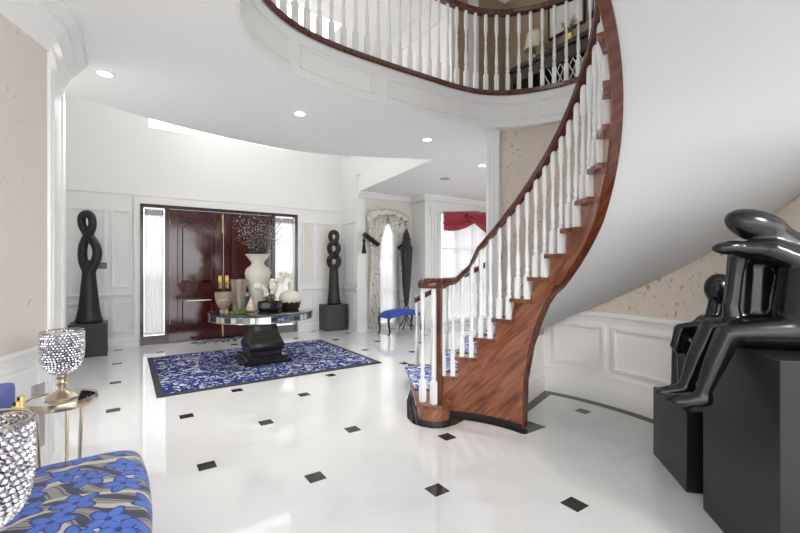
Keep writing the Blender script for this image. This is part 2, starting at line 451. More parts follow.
struct('ceiling_upper', bm, M['ceil'])

# fascia of the void: bead at the bottom, panels, and the oak nosing (part of the railing)
N_f = len(void_far)
bm = NB()
pathf = [Vector((p.x, p.y, ZC)) for p in void_path[:-1]]
sweep(bm, pathf, rect(-.004, .022, -.012, .03))
sweep(bm, pathf, rect(-.004, .012, .03, .33))
sweep(bm, pathf, [(-.004, .28), (.018, .28), (.045, .33), (.045, .352), (-.004, .352)])
# panel frames
L = [0]
for a, b in zip(pathf, pathf[1:]): L.append(L[-1]+(b-a).length)
def at_len(path, L, s):
    for i in range(len(L)-1):
        if L[i+1] >= s:
            return path[i].lerp(path[i+1], (s-L[i])/(L[i+1]-L[i]))
    return path[-1].copy()
s = .12
while s+.86 < L[-1]-.2:
    seg = [at_len(pathf, L, s+.84*k/10) for k in range(11)]
    for v0 in (.065, .245): sweep(bm, seg, rect(.010, .022, v0, v0+.016))
    for q in (seg[:2], seg[-2:]):
        e = [q[0], q[0].lerp(q[1], .22)] if q is not seg[-2:] else q
        sweep(bm, [q[0], q[0]+(q[1]-q[0]).normalized()*.016], rect(.010, .022, .065, .261))
    s += .96
struct('trim_1', bm, M['wood_white'])

# ------------------------------------------------------------------ walls
def frame(bm, axis, pos, a0, a1, z0, z1, w=.03, d=.018, sgn=-1):
    """raised panel moulding on a wall; axis 'y' wall at Y=pos spanning X, axis 'x' wall at X=pos spanning Y; sgn: side that faces the room"""
    def bar(u0, u1, v0, v1):
        p0, p1 = sorted((pos, pos+sgn*d))
        if axis == 'y': box(bm, u0, u1, p0, p1, v0, v1)
        else: box(bm, p0, p1, u0, u1, v0, v1)
    bar(a0, a1, z0, z0+w); bar(a0, a1, z1-w, z1); bar(a0, a0+w, z0+w, z1-w); bar(a1-w, a1, z0+w, z1-w)
def base_cap(bm, path, side=1, cap=True, z=.93):
    sweep(bm, path, [(0, 0), (.022, 0), (.022, .12), (.012, .16), (0, .16)], side=side)
    if cap: sweep(bm, [Vector(p)+Vector((0, 0, z)) for p in path], [(0, -.06), (.012, -.06), (.018, -.02), (.036, -.012), (.036, .008), (0, .008)], side=side)

# front door wall with openings for the doors and the window above
DX0, DX1, DZ = .217, 3.125, 2.55
UX0, UX1, UZ0, UZ1 = .31, 3.05, 3.92, 5.5
bm = NB()
T = .2
for x0, x1, z0, z1 in ((-1.15, DX0, 0, ZT), (DX1, 4.4, 0, ZT), (DX0, DX1, DZ, UZ0), (DX0, UX0, UZ0, UZ1), (UX1, DX1, UZ0, UZ1), (DX0, DX1, UZ1, ZT)):
    box(bm, x0, x1, YD, YD+T, z0, z1)
struct('wall_front', bm, M['wall'])
bm = NB()
for x0, x1 in ((-.86, -.28), (-.20, .10), (3.24, 3.52), (3.60, 4.12)):
    frame(bm, 'y', YD, x0, x1, 1.05, 2.42); frame(bm, 'y', YD, x0, x1, .26, .80)
for x0, x1 in ((-.95, DX0-.09), (DX1+.09, 4.2)):
    base_cap(bm, [(x0, YD, 0), (x1, YD, 0)])
sweep(bm, [(-.95, YD, DZ+.14), (4.2, YD, DZ+.14)], [(0, 0), (.010, 0), (.014, .02), (.014, .03), (0, .03)])
for x0, x1 in ((DX0-.09, DX0), (DX1, DX1+.09)): box(bm, x0, x1, YD-.035, YD, 0, DZ+.09)
box(bm, DX0-.09, DX1+.09, YD-.036, YD, DZ, DZ+.09)
struct('trim_2', bm, M['wood_white'])
bm = NB()
for x0, x1 in ((3.27, 3.49), (3.63, 4.09)): box(bm, x0, x1, YD-.004, YD, 1.08, 2.39)
struct('trim_3', bm, M['paper_cream'])

bm = NB(); box(bm, -1.15, -.95, 4.6, YD, 0, ZT); struct('wall_left', bm, M['wall'])
# right side of the foyer: short return, then set-back wall with a window, another return, wall with the red-swagged window
bm = NB(); box(bm, 4.2, 4.4, 7.9, YD, 0, ZT); box(bm, 4.2, 4.4, 4.4, 7.9, ZF, ZT); struct('wall_foyer_side', bm, M['wall'])
bm = NB()
frame(bm, 'x', 4.2, 7.98, 8.58, 1.05, 2.42); frame(bm, 'x', 4.2, 7.98, 8.58, .26, .80)
base_cap(bm, [(4.2, YD, 0), (4.2, 7.86, 0)])
frame(bm, 'x', 4.2, 4.6, 8.4, 3.9, 5.4); struct('trim_4', bm, M['wood_white'])
WX0, WX1, WZ1 = 4.74, 5.22, 2.45
bm = NB()
box(bm, 4.4, WX0, 7.9, 8.05, 0, ZC); box(bm, WX1, 5.85, 7.9, 8.05, 0, ZC); box(bm, WX0, WX1, 7.9, 8.05, 0, .08); box(bm, WX0, WX1, 7.9, 8.05, WZ1, ZC)
struct('wall_alcove', bm, M['paper_cream'])
bm = NB(); box(bm, 4.2, 4.4, 7.88, 7.9, 0, ZC); box(bm, 4.4, WX0, 7.885, 7.9, 0, .9); box(bm, WX1, 5.68, 7.885, 7.9, 0, .9)
base_cap(bm, [(4.2, 7.88, 0), (WX0, 7.88, 0)]); base_cap(bm, [(WX1, 7.88, 0), (5.68, 7.88, 0)])
struct('trim_5', bm, M['wood_white'])
RX0, RX1, RZ1 = 6.14, 7.75, 2.72
bm = NB()
box(bm, 5.68, RX0, 7.38, 7.5, 0, ZC); box(bm, RX1, 9, 7.38, 7.5, 0, ZC); box(bm, RX0, RX1, 7.38, 7.5, RZ1, ZC); box(bm, RX0, RX1, 7.38, 7.5, 0, .1)
box(bm, 5.68, 5.85, 7.5, 7.9, 0, ZC)
struct('wall_right_far', bm, M['wall'])
bm = NB()
for k in range(3): box(bm, 5.86+.09*k, 5.93+.09*k, 7.355, 7.38, .18, 2.62)
box(bm, 5.80, 6.14, 7.35, 7.38, 2.62, 2.719); box(bm, 5.80, 6.14, 7.345, 7.38, 0, .18); box(bm, 5.80, 7.95, 7.35, 7.38, RZ1, RZ1+.10)
sweep(bm, [(4.2, 7.88, ZC-.12), (5.66, 7.88, ZC-.12), (5.66, 7.36, ZC-.12), (9, 7.36, ZC-.12)], [(0, 0), (.03, .0), (.05, .05), (.10, .09), (.10, .12), (0, .12)])
struct('trim_6', bm, M['wood_white'])
bm = NB(); box(bm, 9, 9.15, -2.5, 7.5, 0, ZC); struct('wall_right', bm, M['wall'])

bm = NB(); box(bm, -3, 9, -2.6, -2.5, ZF, ZT); box(bm, -3.1, -3, -2.5, 4.7, ZF, ZT); struct('unseen_wall_upper_rear', bm, M['wall'])  # unseen walls added to keep rear daylight off the fascia

# windows
def window(name, x0, x1, y, z0, z1, nx, nz, mat='wood_white', d=.06):
    bm = NB(); w = .05
    box(bm, x0, x1, y, y+d, z0, z0+w); box(bm, x0, x1, y, y+d, z1-w, z1); box(bm, x0, x0+w, y, y+d, z0+w, z1-w); box(bm, x1-w, x1, y, y+d, z0+w, z1-w)
    for k in range(1, nx):
        x = x0+(x1-x0)*k/nx; box(bm, x-.014, x+.014, y+.01, y+d-.01, z0+w, z1-w)
    for k in range(1, nz):
        z = z0+(z1-z0)*k/nz; box(bm, x0+w, x1-w, y+.012, y+d-.012, z-.014, z+.014)
    o = obj(name, bm, M[mat]); o['kind'] = 'structure'
    bm = NB(); box(bm, x0+w, x1-w, y+d*.5-.003, y+d*.5+.003, z0+w, z1-w); obj('pane', bm, M['pane'], o)
    return o
window('window_1', UX0, UX1, YD+.06, UZ0, UZ1, 6, 3)
window('window_2', WX0, WX1, 7.93, .08, WZ1, 1, 3)
window('window_3', RX0, RX1, 7.42, .1, RZ1, 3, 3)

# ------------------------------------------------------------------ angled wall on the near left
ex = Vector((.389, .921, 0)).normalized(); en = Vector((.921, -.389, 0))
cor = Vector((-.413, 3.40, 0))
def lw(k, d=0, z=0): return cor+ex*k+en*d+Vector((0, 0, z))
bm = NB()
back = -.25
pl = [lw(-4.2), lw(0), Vector((-.413, 4.12, 0)), Vector((-.72, 4.12, 0)), lw(-.1, -.32), lw(-4.2, -.32)]
prism(bm, [(p.x, p.y) for p in pl], 0, ZC)
for f_ in bm.faces: f_.material_index = 0
bm.normal_update()
struct('wall_left_near', bm, [M['paper_pale']])
bm = NB()
pth = [lw(-4.1), lw(0), Vector((-.413, 4.12, 0))]
# wainscot skin, base, cap, casing on the return and the crown
prism(bm, [(p.x, p.y) for p in (lw(-4.1, .0), lw(0, .0), lw(0, .006), lw(-4.1, .006))], 0, .90)
base_cap(bm, pth, z=.925)
box(bm, -.414, -.395, 3.405, 4.12, 0, ZC)
box(bm, -.396, -.384, 3.46, 3.60, .2, 2.7); box(bm, -.396, -.384, 3.92, 4.06, .2, 2.7)
for k0, k1 in ((-.52, -.07), (-1.3, -.62), (-2.2, -1.4)):
    for kk in ((k0, k1, .25, .28), (k0, k1, .79, .82), (k0, k0+.03, .28, .79), (k1-.03, k1, .28, .79)):
        q = [lw(kk[0], .004), lw(kk[1], .004), lw(kk[1], .018), lw(kk[0], .018)]
        prism(bm, [(p.x, p.y) for p in q], kk[2], kk[3])
sweep(bm, [p+Vector((0, 0, ZC-.27)) for p in pth], [(0, 0), (.014, 0), (.02, .03), (.03, .045), (.05, .10), (.10, .16), (.115, .17), (.115, .185), (.15, .22), (.15, .235), (.165, .24), (.165, .27), (0, .27)])
struct('trim_7', bm, M['wood_white'])
bm = NB()
q = [lw(-.155, .006), lw(-.055, .006), lw(-.055, .02), lw(-.155, .02)]
prism(bm, [(p.x, p.y) for p in q], .31, .70)
for z in [.33+.024*i for i in range(15)]:
    q2 = [lw(-.145, .0201), lw(-.065, .0201), lw(-.065, .024), lw(-.145, .024)]
    prism(bm, [(p.x, p.y) for p in q2], z, z+.012)
o = obj('wall_vent', bm, M['vent']); tag(o, 'narrow grey vent grille on the white wainscot behind the small mirrored table', 'vent')

# ------------------------------------------------------------------ curved outer wall of the stair
arcW = list(range(34, -86, -2))
bm = NB()
prism_arc = [pol(RO, t) for t in arcW]; prism_out = [pol(RO+.14, t) for t in arcW]
def arc_wall(bm, a0, a1, r0, r1, z0, z1, st=2, mi=0):
    n = max(1, int(round(abs(a1-a0)/st))); ts = [a0+(a1-a0)*i/n for i in range(n+1)]
    rows = [[bm.verts.new(pol(r, t, z)) for t in ts] for r, z in ((r0, z0), (r1, z0), (r1, z1), (r0, z1))]
    for j in range(4):
        A, B = rows[j], rows[(j+1) % 4]
        for i in range(n): bm.faces.new((A[i], A[i+1], B[i+1], B[i])).material_index = mi
    for i in (0, n):
        bm.faces.new([rows[j][i] for j in range(4)]).material_index = mi
arc_wall(bm, 34, -54, RO, RO+.14, 0, ZC)
struct('wall_stair', bm, M['paper'], smooth=True)
# wainscot of the curved wall below the stair, two-step base, cap and panels
bm = NB()
arc_wall(bm, 19, -54, RO-.012, RO, 0, .90)
arc_wall(bm, 19, -54, RO-.035, RO-.012, 0, .17); arc_wall(bm, 19, -54, RO-.026, RO-.012, .17, .20)
arc_wall(bm, 19, -54, RO-.030, RO-.012, .26, .29); arc_wall(bm, 19, -54, RO-.022, RO-.012, .20, .26)
arc_wall(bm, 19, -54, RO-.022, RO, .86, .90); arc_wall(bm, 19, -54, RO-.042, RO, .90, .945)
for a0, a1 in ((16.3, 2.4), (.4, -18.5), (-20.5, -37), (-39, -52.5)):
    for z0, z1 in ((.36, .385), (.775, .80)): arc_wall(bm, a0, a1, RO-.036, RO-.012, z0, z1)
    for q in (a0, a1+.7): arc_wall(bm, q, q-.7, RO-.036, RO-.012, .385, .775, 1)
struct('trim_8', bm, M['wains'], smooth=True)
# pilaster / casing at the start of the outer wall
bm = NB()
pq = [pol(2.28, 35.6), pol(2.28, 31.6), pol(2.5, 31.6), pol(2.5, 35.6)]
prism(bm, [(p.x, p.y) for p in pq], 0, ZC)
for a in (34.9, 33.6, 32.4):
    pq = [pol(2.268, a+.35), pol(2.268, a-.35), pol(2.285, a-.35), pol(2.285, a+.35)]
    prism(bm, [(p.x, p.y) for p in pq], .2, 2.8)
struct('trim_9', bm, M['wood_white'])
# closing wall below the first steps
bm = NB()
n_ = pol(1, 109, 0)-Vector((CX, CY, 0))
a, b = pol(1.08, 19), pol(RO-.012, 19)
top_a, top_b = zs(19)-.25, zs(19)-.25
q = [a, b, b+n_*.08, a+n_*.08]
prism(bm, [(p.x, p.y) for p in q], 0, top_a-.01)
q = [a-n_*.022, b-n_*.022, b, a]
prism(bm, [(p.x, p.y) for p in q], 0, .17); q = [a-n_*.016, b-n_*.016, b, a]; prism(bm, [(p.x, p.y) for p in q], .24, .28)
struct('wall_below_stair', bm, M['wains'])

# ------------------------------------------------------------------ staircase
st = empty('staircase', (pol(1.6, 60).x, pol(1.6, 60).y, 0))
tag(st, 'curved oak staircase with white balusters and a blue patterned runner', 'staircase')
SO = st.location.copy()
def sobj(name, bm, mats, parent=st, smooth=False, label=None):
    bmesh.ops.translate(bm, verts=bm.verts, vec=-SO)
    return obj(name, bm, mats, parent, smooth, label)
NS = 17
# treads
for k in range(2, NS+1):
    bm = NB(); a0, a1 = th(k)+STEP/2+1.3, th(k)-STEP/2
    arc_wall(bm, a0, a1, RI-.040, RO-.015, RISE*k-.034, RISE*k, 2.5)
    bmesh.ops.recalc_face_normals(bm, faces=bm.faces)
    sobj('tread', bm, M['oak_tread'])
for k in range(2, NS+2):
    bm = NB(); a = th(k)+STEP/2
    arc_wall(bm, a, a-.7, RI+.004, RO-.02, RISE*(k-1)+.012, RISE*k-.0345, .7)
    sobj('riser', bm, M['oak_tread'])
# bullnose first step
def bull(off):
    pts = []
    a = pol(RO-.02, th(1)+STEP/2)
    inner = pol(1.10, th(1)+STEP/2)
    c0 = Vector((2.355, 2.93, 0)); r0 = .150+off
    d = (a-inner).normalized(); nrm = Vector((-d.y, d.x, 0))
    pts.append(a+nrm*off); pts.append(c0+nrm*r0)
    a_st = math.atan2(nrm.y, nrm.x)
    for i in range(1, 12):
        g = a_st+R(185)*i/12; pts.append(c0+Vector((math.cos(g), math.sin(g), 0))*r0)
    e = pol(RI-.03-off, th(1)-STEP/2-1)
    pts.append(Vector((e.x, e.y, 0)))
    pts.append(pol(RO-.02, th(1)-STEP/2-1))
    return pts
bm = NB(); prism(bm, [(p.x, p.y) for p in bull(0)], .045, RISE-.034); sobj('curved_riser', bm, M['oak'])
bm = NB(); prism(bm, [(p.x, p.y) for p in bull(.025)], RISE-.034, RISE); sobj('bullnose_tread', bm, M['oak_tread'])
bm = NB(); prism(bm, [(p.x, p.y) for p in bull(.012)], .002, .045); sobj('plinth', bm, M['marble_black'], label='black marble plinth')
# stringer: stepped top, swept lower edge
keys = [(60, 0), (7.5, 0), (7.2, .25), (6.9, .43), (3.8, .74), (-.4, .964), (-4.1, 1.113), (-12, 1.305)]
def zlow(t):
    if t >= 7.5: return 0
    if t <= -12: return zs(t)-depth(t)
    for (a0, z0), (a1, z1) in zip(keys, keys[1:]):
        if a0 >= t >= a1: return z0+(z1-z0)*(a0-t)/(a0-a1)
    return 0
bm = NB()
ang = []
for k in range(2, NS+1):
    a0, a1 = th(k)+STEP/2, th(k)-STEP/2
    for i in range(7): ang.append((a0+(a1-a0)*i/6, RISE*k-.034))
    for extra in (7.5, 7.35, 7.2, 7.05, 6.9, 5.8, 4.7):
        if a0 > extra > a1: ang.append((extra, RISE*k-.034))
ang = sorted(ang, key=lambda q: (-q[0], q[1]))
cols = []
for t, zt in ang:
    z0 = max(zlow(t), .045 if t > 7.51 else .004)
    cols.append([bm.verts.new(pol(r, t, z)) for r, z in ((RI, z0), (RI, zt), (RI+.05, zt), (RI+.05, z0))])
for A, B in zip(cols, cols[1:]):
    for j in range(4):
        try: bm.faces.new((A[j], A[(j+1) % 4], B[(j+1) % 4], B[j]))
        except ValueError: pass
bm.faces.new(cols[0]); bm.faces.new(cols[-1])
bmesh.ops.remove_doubles(bm, verts=bm.verts, dist=1e-5)
sobj('stringer', bm, M['oak'], smooth=True)
bm = NB(); arc_wall(bm, 50, 7.6, RI-.008, RI+.03, .002, .045); sobj('plinth', bm, M['marble_black'], label='black marble plinth')
# dark moulding along the lower edge of the stringer
bm = NB()
RM = RI+.036
pth = [pol(RM, 7.5, .02), pol(RM, 7.4, .13), pol(RM, 7.2, .25), pol(RM, 7.05, .34)]+[pol(RM, t, zlow(t)) for t in (6.9, 5.8, 4.7, 3.8, 1.6, -.4, -2.2, -4.1, -8)]+[pol(RM, t, zlow(t)) for t in range(-12, -108, -3)]
rows = []
for i, p in enumerate(pth):
    rad = Vector((p.x-CX, p.y-CY, 0)).normalized()
    tan = (pth[min(i+1, len(pth)-1)]-pth[max(i-1, 0)]).normalized(); dn = tan.cross(rad).normalized()
    if dn.z > 0 and i > 4: dn = -dn
    if i <= 4 and dn.dot(Vector((rad.y, -rad.x, 0))) < 0: dn = -dn
    rows.append([bm.verts.new(p+rad*l+dn*v) for l, v in ((-.026, -.012), (.028, -.012), (.028, .016), (-.026, .016))])
for A, B in zip(rows, rows[1:]):
    for j in range(4): bm.faces.new((A[j], A[(j+1) % 4], B[(j+1) % 4], B[j]))
bm.faces.new(rows[0]); bm.faces.new(rows[-1])
sobj('edge_moulding', bm, M['oak_dark'], smooth=True)
# soffit
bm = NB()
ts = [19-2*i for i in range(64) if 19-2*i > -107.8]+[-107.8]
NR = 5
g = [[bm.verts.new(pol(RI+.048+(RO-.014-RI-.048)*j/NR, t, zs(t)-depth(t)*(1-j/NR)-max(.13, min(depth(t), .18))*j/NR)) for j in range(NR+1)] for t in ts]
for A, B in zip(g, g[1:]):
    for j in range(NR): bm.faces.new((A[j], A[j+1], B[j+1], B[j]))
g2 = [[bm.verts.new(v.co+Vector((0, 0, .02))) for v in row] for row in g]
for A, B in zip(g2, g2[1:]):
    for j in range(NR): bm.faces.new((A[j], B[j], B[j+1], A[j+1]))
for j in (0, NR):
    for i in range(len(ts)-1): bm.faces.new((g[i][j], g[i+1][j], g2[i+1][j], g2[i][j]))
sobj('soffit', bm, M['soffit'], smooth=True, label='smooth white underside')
# runner
bm = NB(); prof = []
prof.append((th(1)+STEP/2+.5, .002)); 
RA, RB = 1.22, 2.16
pts = []
for k in range(1, NS+1):
    a0, a1 = th(k)+STEP/2+1.75, th(k)-STEP/2
    pts += [(a0, RISE*k-.036), (a0, RISE*k+.007), ((a0+a1)/2, RISE*k+.007), (a1+.5, RISE*k+.007)]
    pts += [(a1+.25, RISE*k+.012), (a1+.25, RISE*(k+1)-.037)]
pts = [(th(1)+STEP/2+.6, .003), (th(1)+STEP/2+.6, RISE-.036)]+pts[:-2]
rows = [[bm.verts.new(pol(RA+(RB-RA)*j/6, a, z)) for j in range(7)] for a, z in pts]
for A, B in zip(rows, rows[1:]):
    for j in range(6): bm.faces.new((A[j], A[j+1], B[j+1], B[j]))
sobj('carpet_runner', bm, M['runner'], label='blue and white patterned runner')

# balusters
def baluster_bm(h, sq=.021):
    bm = NB(); hb = min(.20, h*.22)
    box(bm, -sq, sq, -sq, sq, 0, hb)
    q = h-hb
    P_ = [(.019, 0), (.021, .012), (.014, .03), (.021, .055), (.021, .075), (.013, .10), (.019, .15), (.0205, .21), (.017, .30), (.0125, .40), (.011, .50), (.0155, .515), (.0155, .53), (.011, .545), (.0105, .60), (.0145, .615), (.0145, .628), (.012, .64), (.0195, .70), (.022, .78), (.021, .93), (.018, 1.0)]
    lathe(bm, [(r, hb+z*q) for r, z in P_], seg=12)
    return bm
RB_ = .99
hA = .885-.034-.048+0.02; hB = .885-.034+.048+0.02
protoA = protoB = None
for k in range(2, NS+1):
    for j, (dt, hh) in enumerate(((2.5, hA), (-2.3, hB))):
        t = th(k)+dt; p = pol(RI-.008, t, RISE*k)-SO
        if j == 0:
            if protoA is None: protoA = obj('baluster', baluster_bm(hh), M['wood_white'], st, True); protoA.location = p; protoA.rotation_euler = (0, 0, R(t))
            else: copy_part(protoA, st, p, R(t))
        else:
            if protoB is None: protoB = obj('baluster', baluster_bm(hh), M['wood_white'], st, True); protoB.location = p; protoB.rotation_euler = (0, 0, R(t))
            else: copy_part(protoB, st, p, R(t))
# newel group on the bullnose
VZ = 1.275
bm = baluster_bm(VZ-RISE-.05, .024)
nb = None
for x, y in ((2.245, 2.955), (2.288, 2.850), (2.43, 3.0)):
    p = Vector((x, y, RISE))-SO
    if nb is None: nb = obj('newel_baluster', bm, M['wood_white'], st, True); nb.location = p
    else: copy_part(nb, st, p)
bm = NB(); box(bm, -.022, .022, -.022, .022, 0, VZ-RISE-.03, bev=.004); o = obj('newel_post', bm, M['oak_dark'], st); o.location = Vector((2.345, 2.838, RISE))-SO
o.rotation_euler = (0, 0, R(30))
# handrail with volute
RP = [(-.032, -.03), (.032, -.03), (.034, -.012), (.026, -.004), (.036, .012), (.032, .03), (.012, .04), (-.012, .04), (-.032, .03), (-.036, .012), (-.026, -.004), (-.034, -.012)]
bm = NB()
pth = [Vector((2.33, 2.915, VZ)), Vector((2.43, 2.945, VZ))]
ang = [44, 41, 38, 34, 30]+list(range(27, -108, -3))+[-107.8]
for t in ang:
    z = max(zs(t)+.885, VZ) if t < 34 else VZ+.05*max(0, (44-t)/10)**1.5+.0
    if t in (38, 34): z = {38: 1.335, 34: 1.405}[t]
    pth.append(pol(RI-.020, t, z))
sweep(bm, pth, RP)
sobj('handrail', bm, M['oak_dark'], smooth=True)
bm = NB()
lathe(bm, [(0, -.05), (.108, -.05), (.116, -.035), (.116, .0), (.108, .012), (.113, .022), (.10, .038), (0, .044)], (2.295, 2.905, VZ), 28)
sobj('volute_cap', bm, M['oak_dark'], smooth=True)
# outer balustrade on the first steps, its rail dies into the pilaster
pp = None
for k in (1, 2, 3):
    for dt in (2.6, -2.2):
        t = th(k)+dt
        if t < 36: continue
        p = pol(2.26, t, RISE*k)-SO
        if pp is None: pp = obj('baluster', baluster_bm(.86), M['wood_white'], st, True); pp.location = p
        else: copy_part(pp, st, p, R(t))
for a in (52.5, 49.8, 47, 44.2, 41.4, 38.6):
    pass
bm = NB()
sweep(bm, [pol(2.26, t, zs(t)+.87) for t in (58, 55, 52, 49, 46, 43, 40, 37, 35.8)], RP); sobj('outer_handrail', bm, M['oak_dark'], smooth=True)

# ------------------------------------------------------------------ balcony railing round the void
br = empty('balcony_railing', (0, 0, 0)); br.location = (2.1, 3.42, ZF)
tag(br, 'upper gallery railing of white turned balusters with dark oak handrail, curving round the open stairwell', 'railing')
BO = br.location.copy()
rpath = void_far+[pol(2.31, t) for t in range(1, -62, -4)]
def inset(path, d):
    out = []
    for i, p in enumerate(path):
        t = path[min(i+1, len(path)-1)]-path[max(i-1, 0)]; t.normalize()
        out.append(p+Vector((t.y, -t.x, 0))*d)
    return out
bm = NB()
sweep(bm, [Vector((p.x, p.y, ZF))-BO for p in rpath], [(-.10, .001), (.055, .001), (.055, -.02), (.065, -.02), (.075, -.01), (.075, .03), (.06, .04), (-.10, .04)])
# sit the nosing on the slab edge
obj('base_nosing', bm, M['oak_dark'], br, True)
bp = inset(rpath, .01)
Lr = [0]
for a, b in zip(bp, bp[1:]): Lr.append(Lr[-1]+(b-a).length)
bm = NB()
sweep(bm, [Vector((p.x, p.y, ZF+.96))-BO for p in bp], RP); obj('handrail', bm, M['oak_dark'], br, True)
nbal = int(Lr[-1]/.128); pb = None
for i in range(nbal+1):
    p = at_len(bp, Lr, .04+i*(Lr[-1]-.08)/nbal); q = at_len(bp, Lr, min(Lr[-1], .05+i*(Lr[-1]-.08)/nbal))
    loc = Vector((p.x, p.y, ZF+.04))-BO
    rz = math.atan2(q.y-p.y, q.x-p.x) if (q-p).length > 1e-6 else 0
    if pb is None:
        pb = obj('baluster', baluster_bm(.895, .022), M['wood_white'], br, True); pb.location = loc; pb.rotation_euler = (0, 0, rz)
    else: copy_part(pb, br, loc, rz)

# ------------------------------------------------------------------ upper hall
bm = NB(); box(bm, 3.94, 5.1, 4.42, 4.55, ZF, ZT); struct('wall_upper_back', bm, M['taupe'])
bm = NB(); box(bm, 5.0, 5.12, .6, 4.42, ZF, ZT); struct('wall_upper_right', bm, M['taupe'])
bm = NB()
sweep(bm, [(3.94, 4.42, ZT-.16), (5.0, 4.42, ZT-.16), (5.0, .6, ZT-.16)], [(0, 0), (.02, 0), (.05, .06), (.10, .12), (.10, .16), (0, .16)])
sweep(bm, [(3.94, 4.42, ZF), (5.0, 4.42, ZF), (5.0, .6, ZF)], [(0, 0), (.02, 0), (.02, .14), (0, .16)])
struct('trim_10', bm, M['wood_white'])
bm = NB(); box(bm, 3.86, 3.94, 4.40, 4.57, ZF, ZT); struct('trim_11', bm, M['wood_white'])
ct = empty('console_table', (4.72, 3.2, ZF)); tag(ct, 'dark console table with white lattice ends, upstairs against the taupe wall', 'table')
bm = NB(); box(bm, -.2, .26, -.85, .76, .74, .80, bev=.006); obj('tabletop', bm, M['leather'], ct)
bm = NB(); box(bm, -.17, .24, -.80, .71, .58, .74); obj('apron', bm, M['darkwood'], ct)
bm = NB(); box(bm, .19, .25, -.8, .71, .04, .58); obj('back_panel', bm, M['darkwood'], ct)
bm = NB(); box(bm, -.18, .25, -.82, .73, .005, .05); obj('base', bm, M['darkwood'], ct)
lg = None
for x in (-.15, .22):
    for y in (-.78, .69):
        if lg is None: bm = NB(); box(bm, -.025, .025, -.025, .025, .05, .58); lg = obj('leg', bm, M['darkwood'], ct); lg.location = (x, y, 0)
        else: copy_part(lg, ct, (x, y, 0))
bm = NB()
for c0 in (-.55, -.2):
    for i in range(4):
        y = c0+i*.0875
        tube(bm, [(-.155, y-.13, .06), (-.155, y+.13, .57)], .006, 6); tube(bm, [(-.155, y+.13, .06), (-.155, y-.13, .57)], .006, 6)
obj('lattice', bm, M['paper_white'], ct)
tl = empty('table_lamp', (4.74, 3.66, ZF+.8)); tag(tl, 'table lamp with cream shade on the left end of the upstairs console', 'lamp')
bm = NB(); lathe(bm, [(0, 0), (.07, 0), (.07, .012), (.02, .03), (.03, .10), (.02, .2), (.012, .26), (0, .27)]); obj('lamp_base', bm, M['brass'], tl, True)
bm = NB(); lathe(bm, [(.14, .22), (.10, .46), (.095, .46), (.135, .22)], seg=24, cap=False); obj('lamp_shade', bm, M['shade'], tl, True)
for nm, y0, y1, z0, z1, lab in (('framed_print', 2.25, 2.95, 4.62, 5.45, 'white framed print above the upstairs console, nearer the stair'), ('framed_print', 3.05, 3.6, 4.62, 5.45, 'white framed print above the upstairs console, nearer the taupe corner')):
    e = empty(nm, (4.97, (y0+y1)/2, z0)); tag(e, lab, 'picture', 'framed prints above the upstairs console')
    w, h = y1-y0, z1-z0; bm = NB()
    box(bm, -.01, .028, -w/2, w/2, 0, .025); box(bm, -.01, .028, -w/2, w/2, h-.025, h); box(bm, -.01, .028, -w/2, -w/2+.025, .025, h-.025); box(bm, -.01, .028, w/2-.025, w/2, .025, h-.025)
    obj('frame', bm, M['leather'], e)
    bm = NB(); box(bm, .0, .028, -w/2+.025, w/2-.025, .025, h-.025); obj('print', bm, M['paper_white'], e)
fv = empty('flower_vase', (4.72, 3.10, ZF+.8)); tag(fv, 'small gold vase of pale flowers on the upstairs console', 'vase')
bm = NB(); lathe(bm, [(0, 0), (.035, 0), (.05, .06), (.03, .14), (.04, .18), (.03, .18), (.02, .14), (0, .13)]); obj('vase_body', bm, M['brass'], fv, True)
bm = NB()
for i in range(16):
    d = Vector((random.uniform(-1, 1), random.uniform(-1, 1), random.uniform(.1, 1))).normalized()*.10
    c = Vector((0, 0, .30))+d; tube(bm, [(0, 0, .15), tuple(c)], .003, 5, mi=1); sphere(bm, c, .028, u=8, v=6, mi=0)
obj('blossoms', bm, [M['petal'], M['stem']], fv, True, kind='stuff')

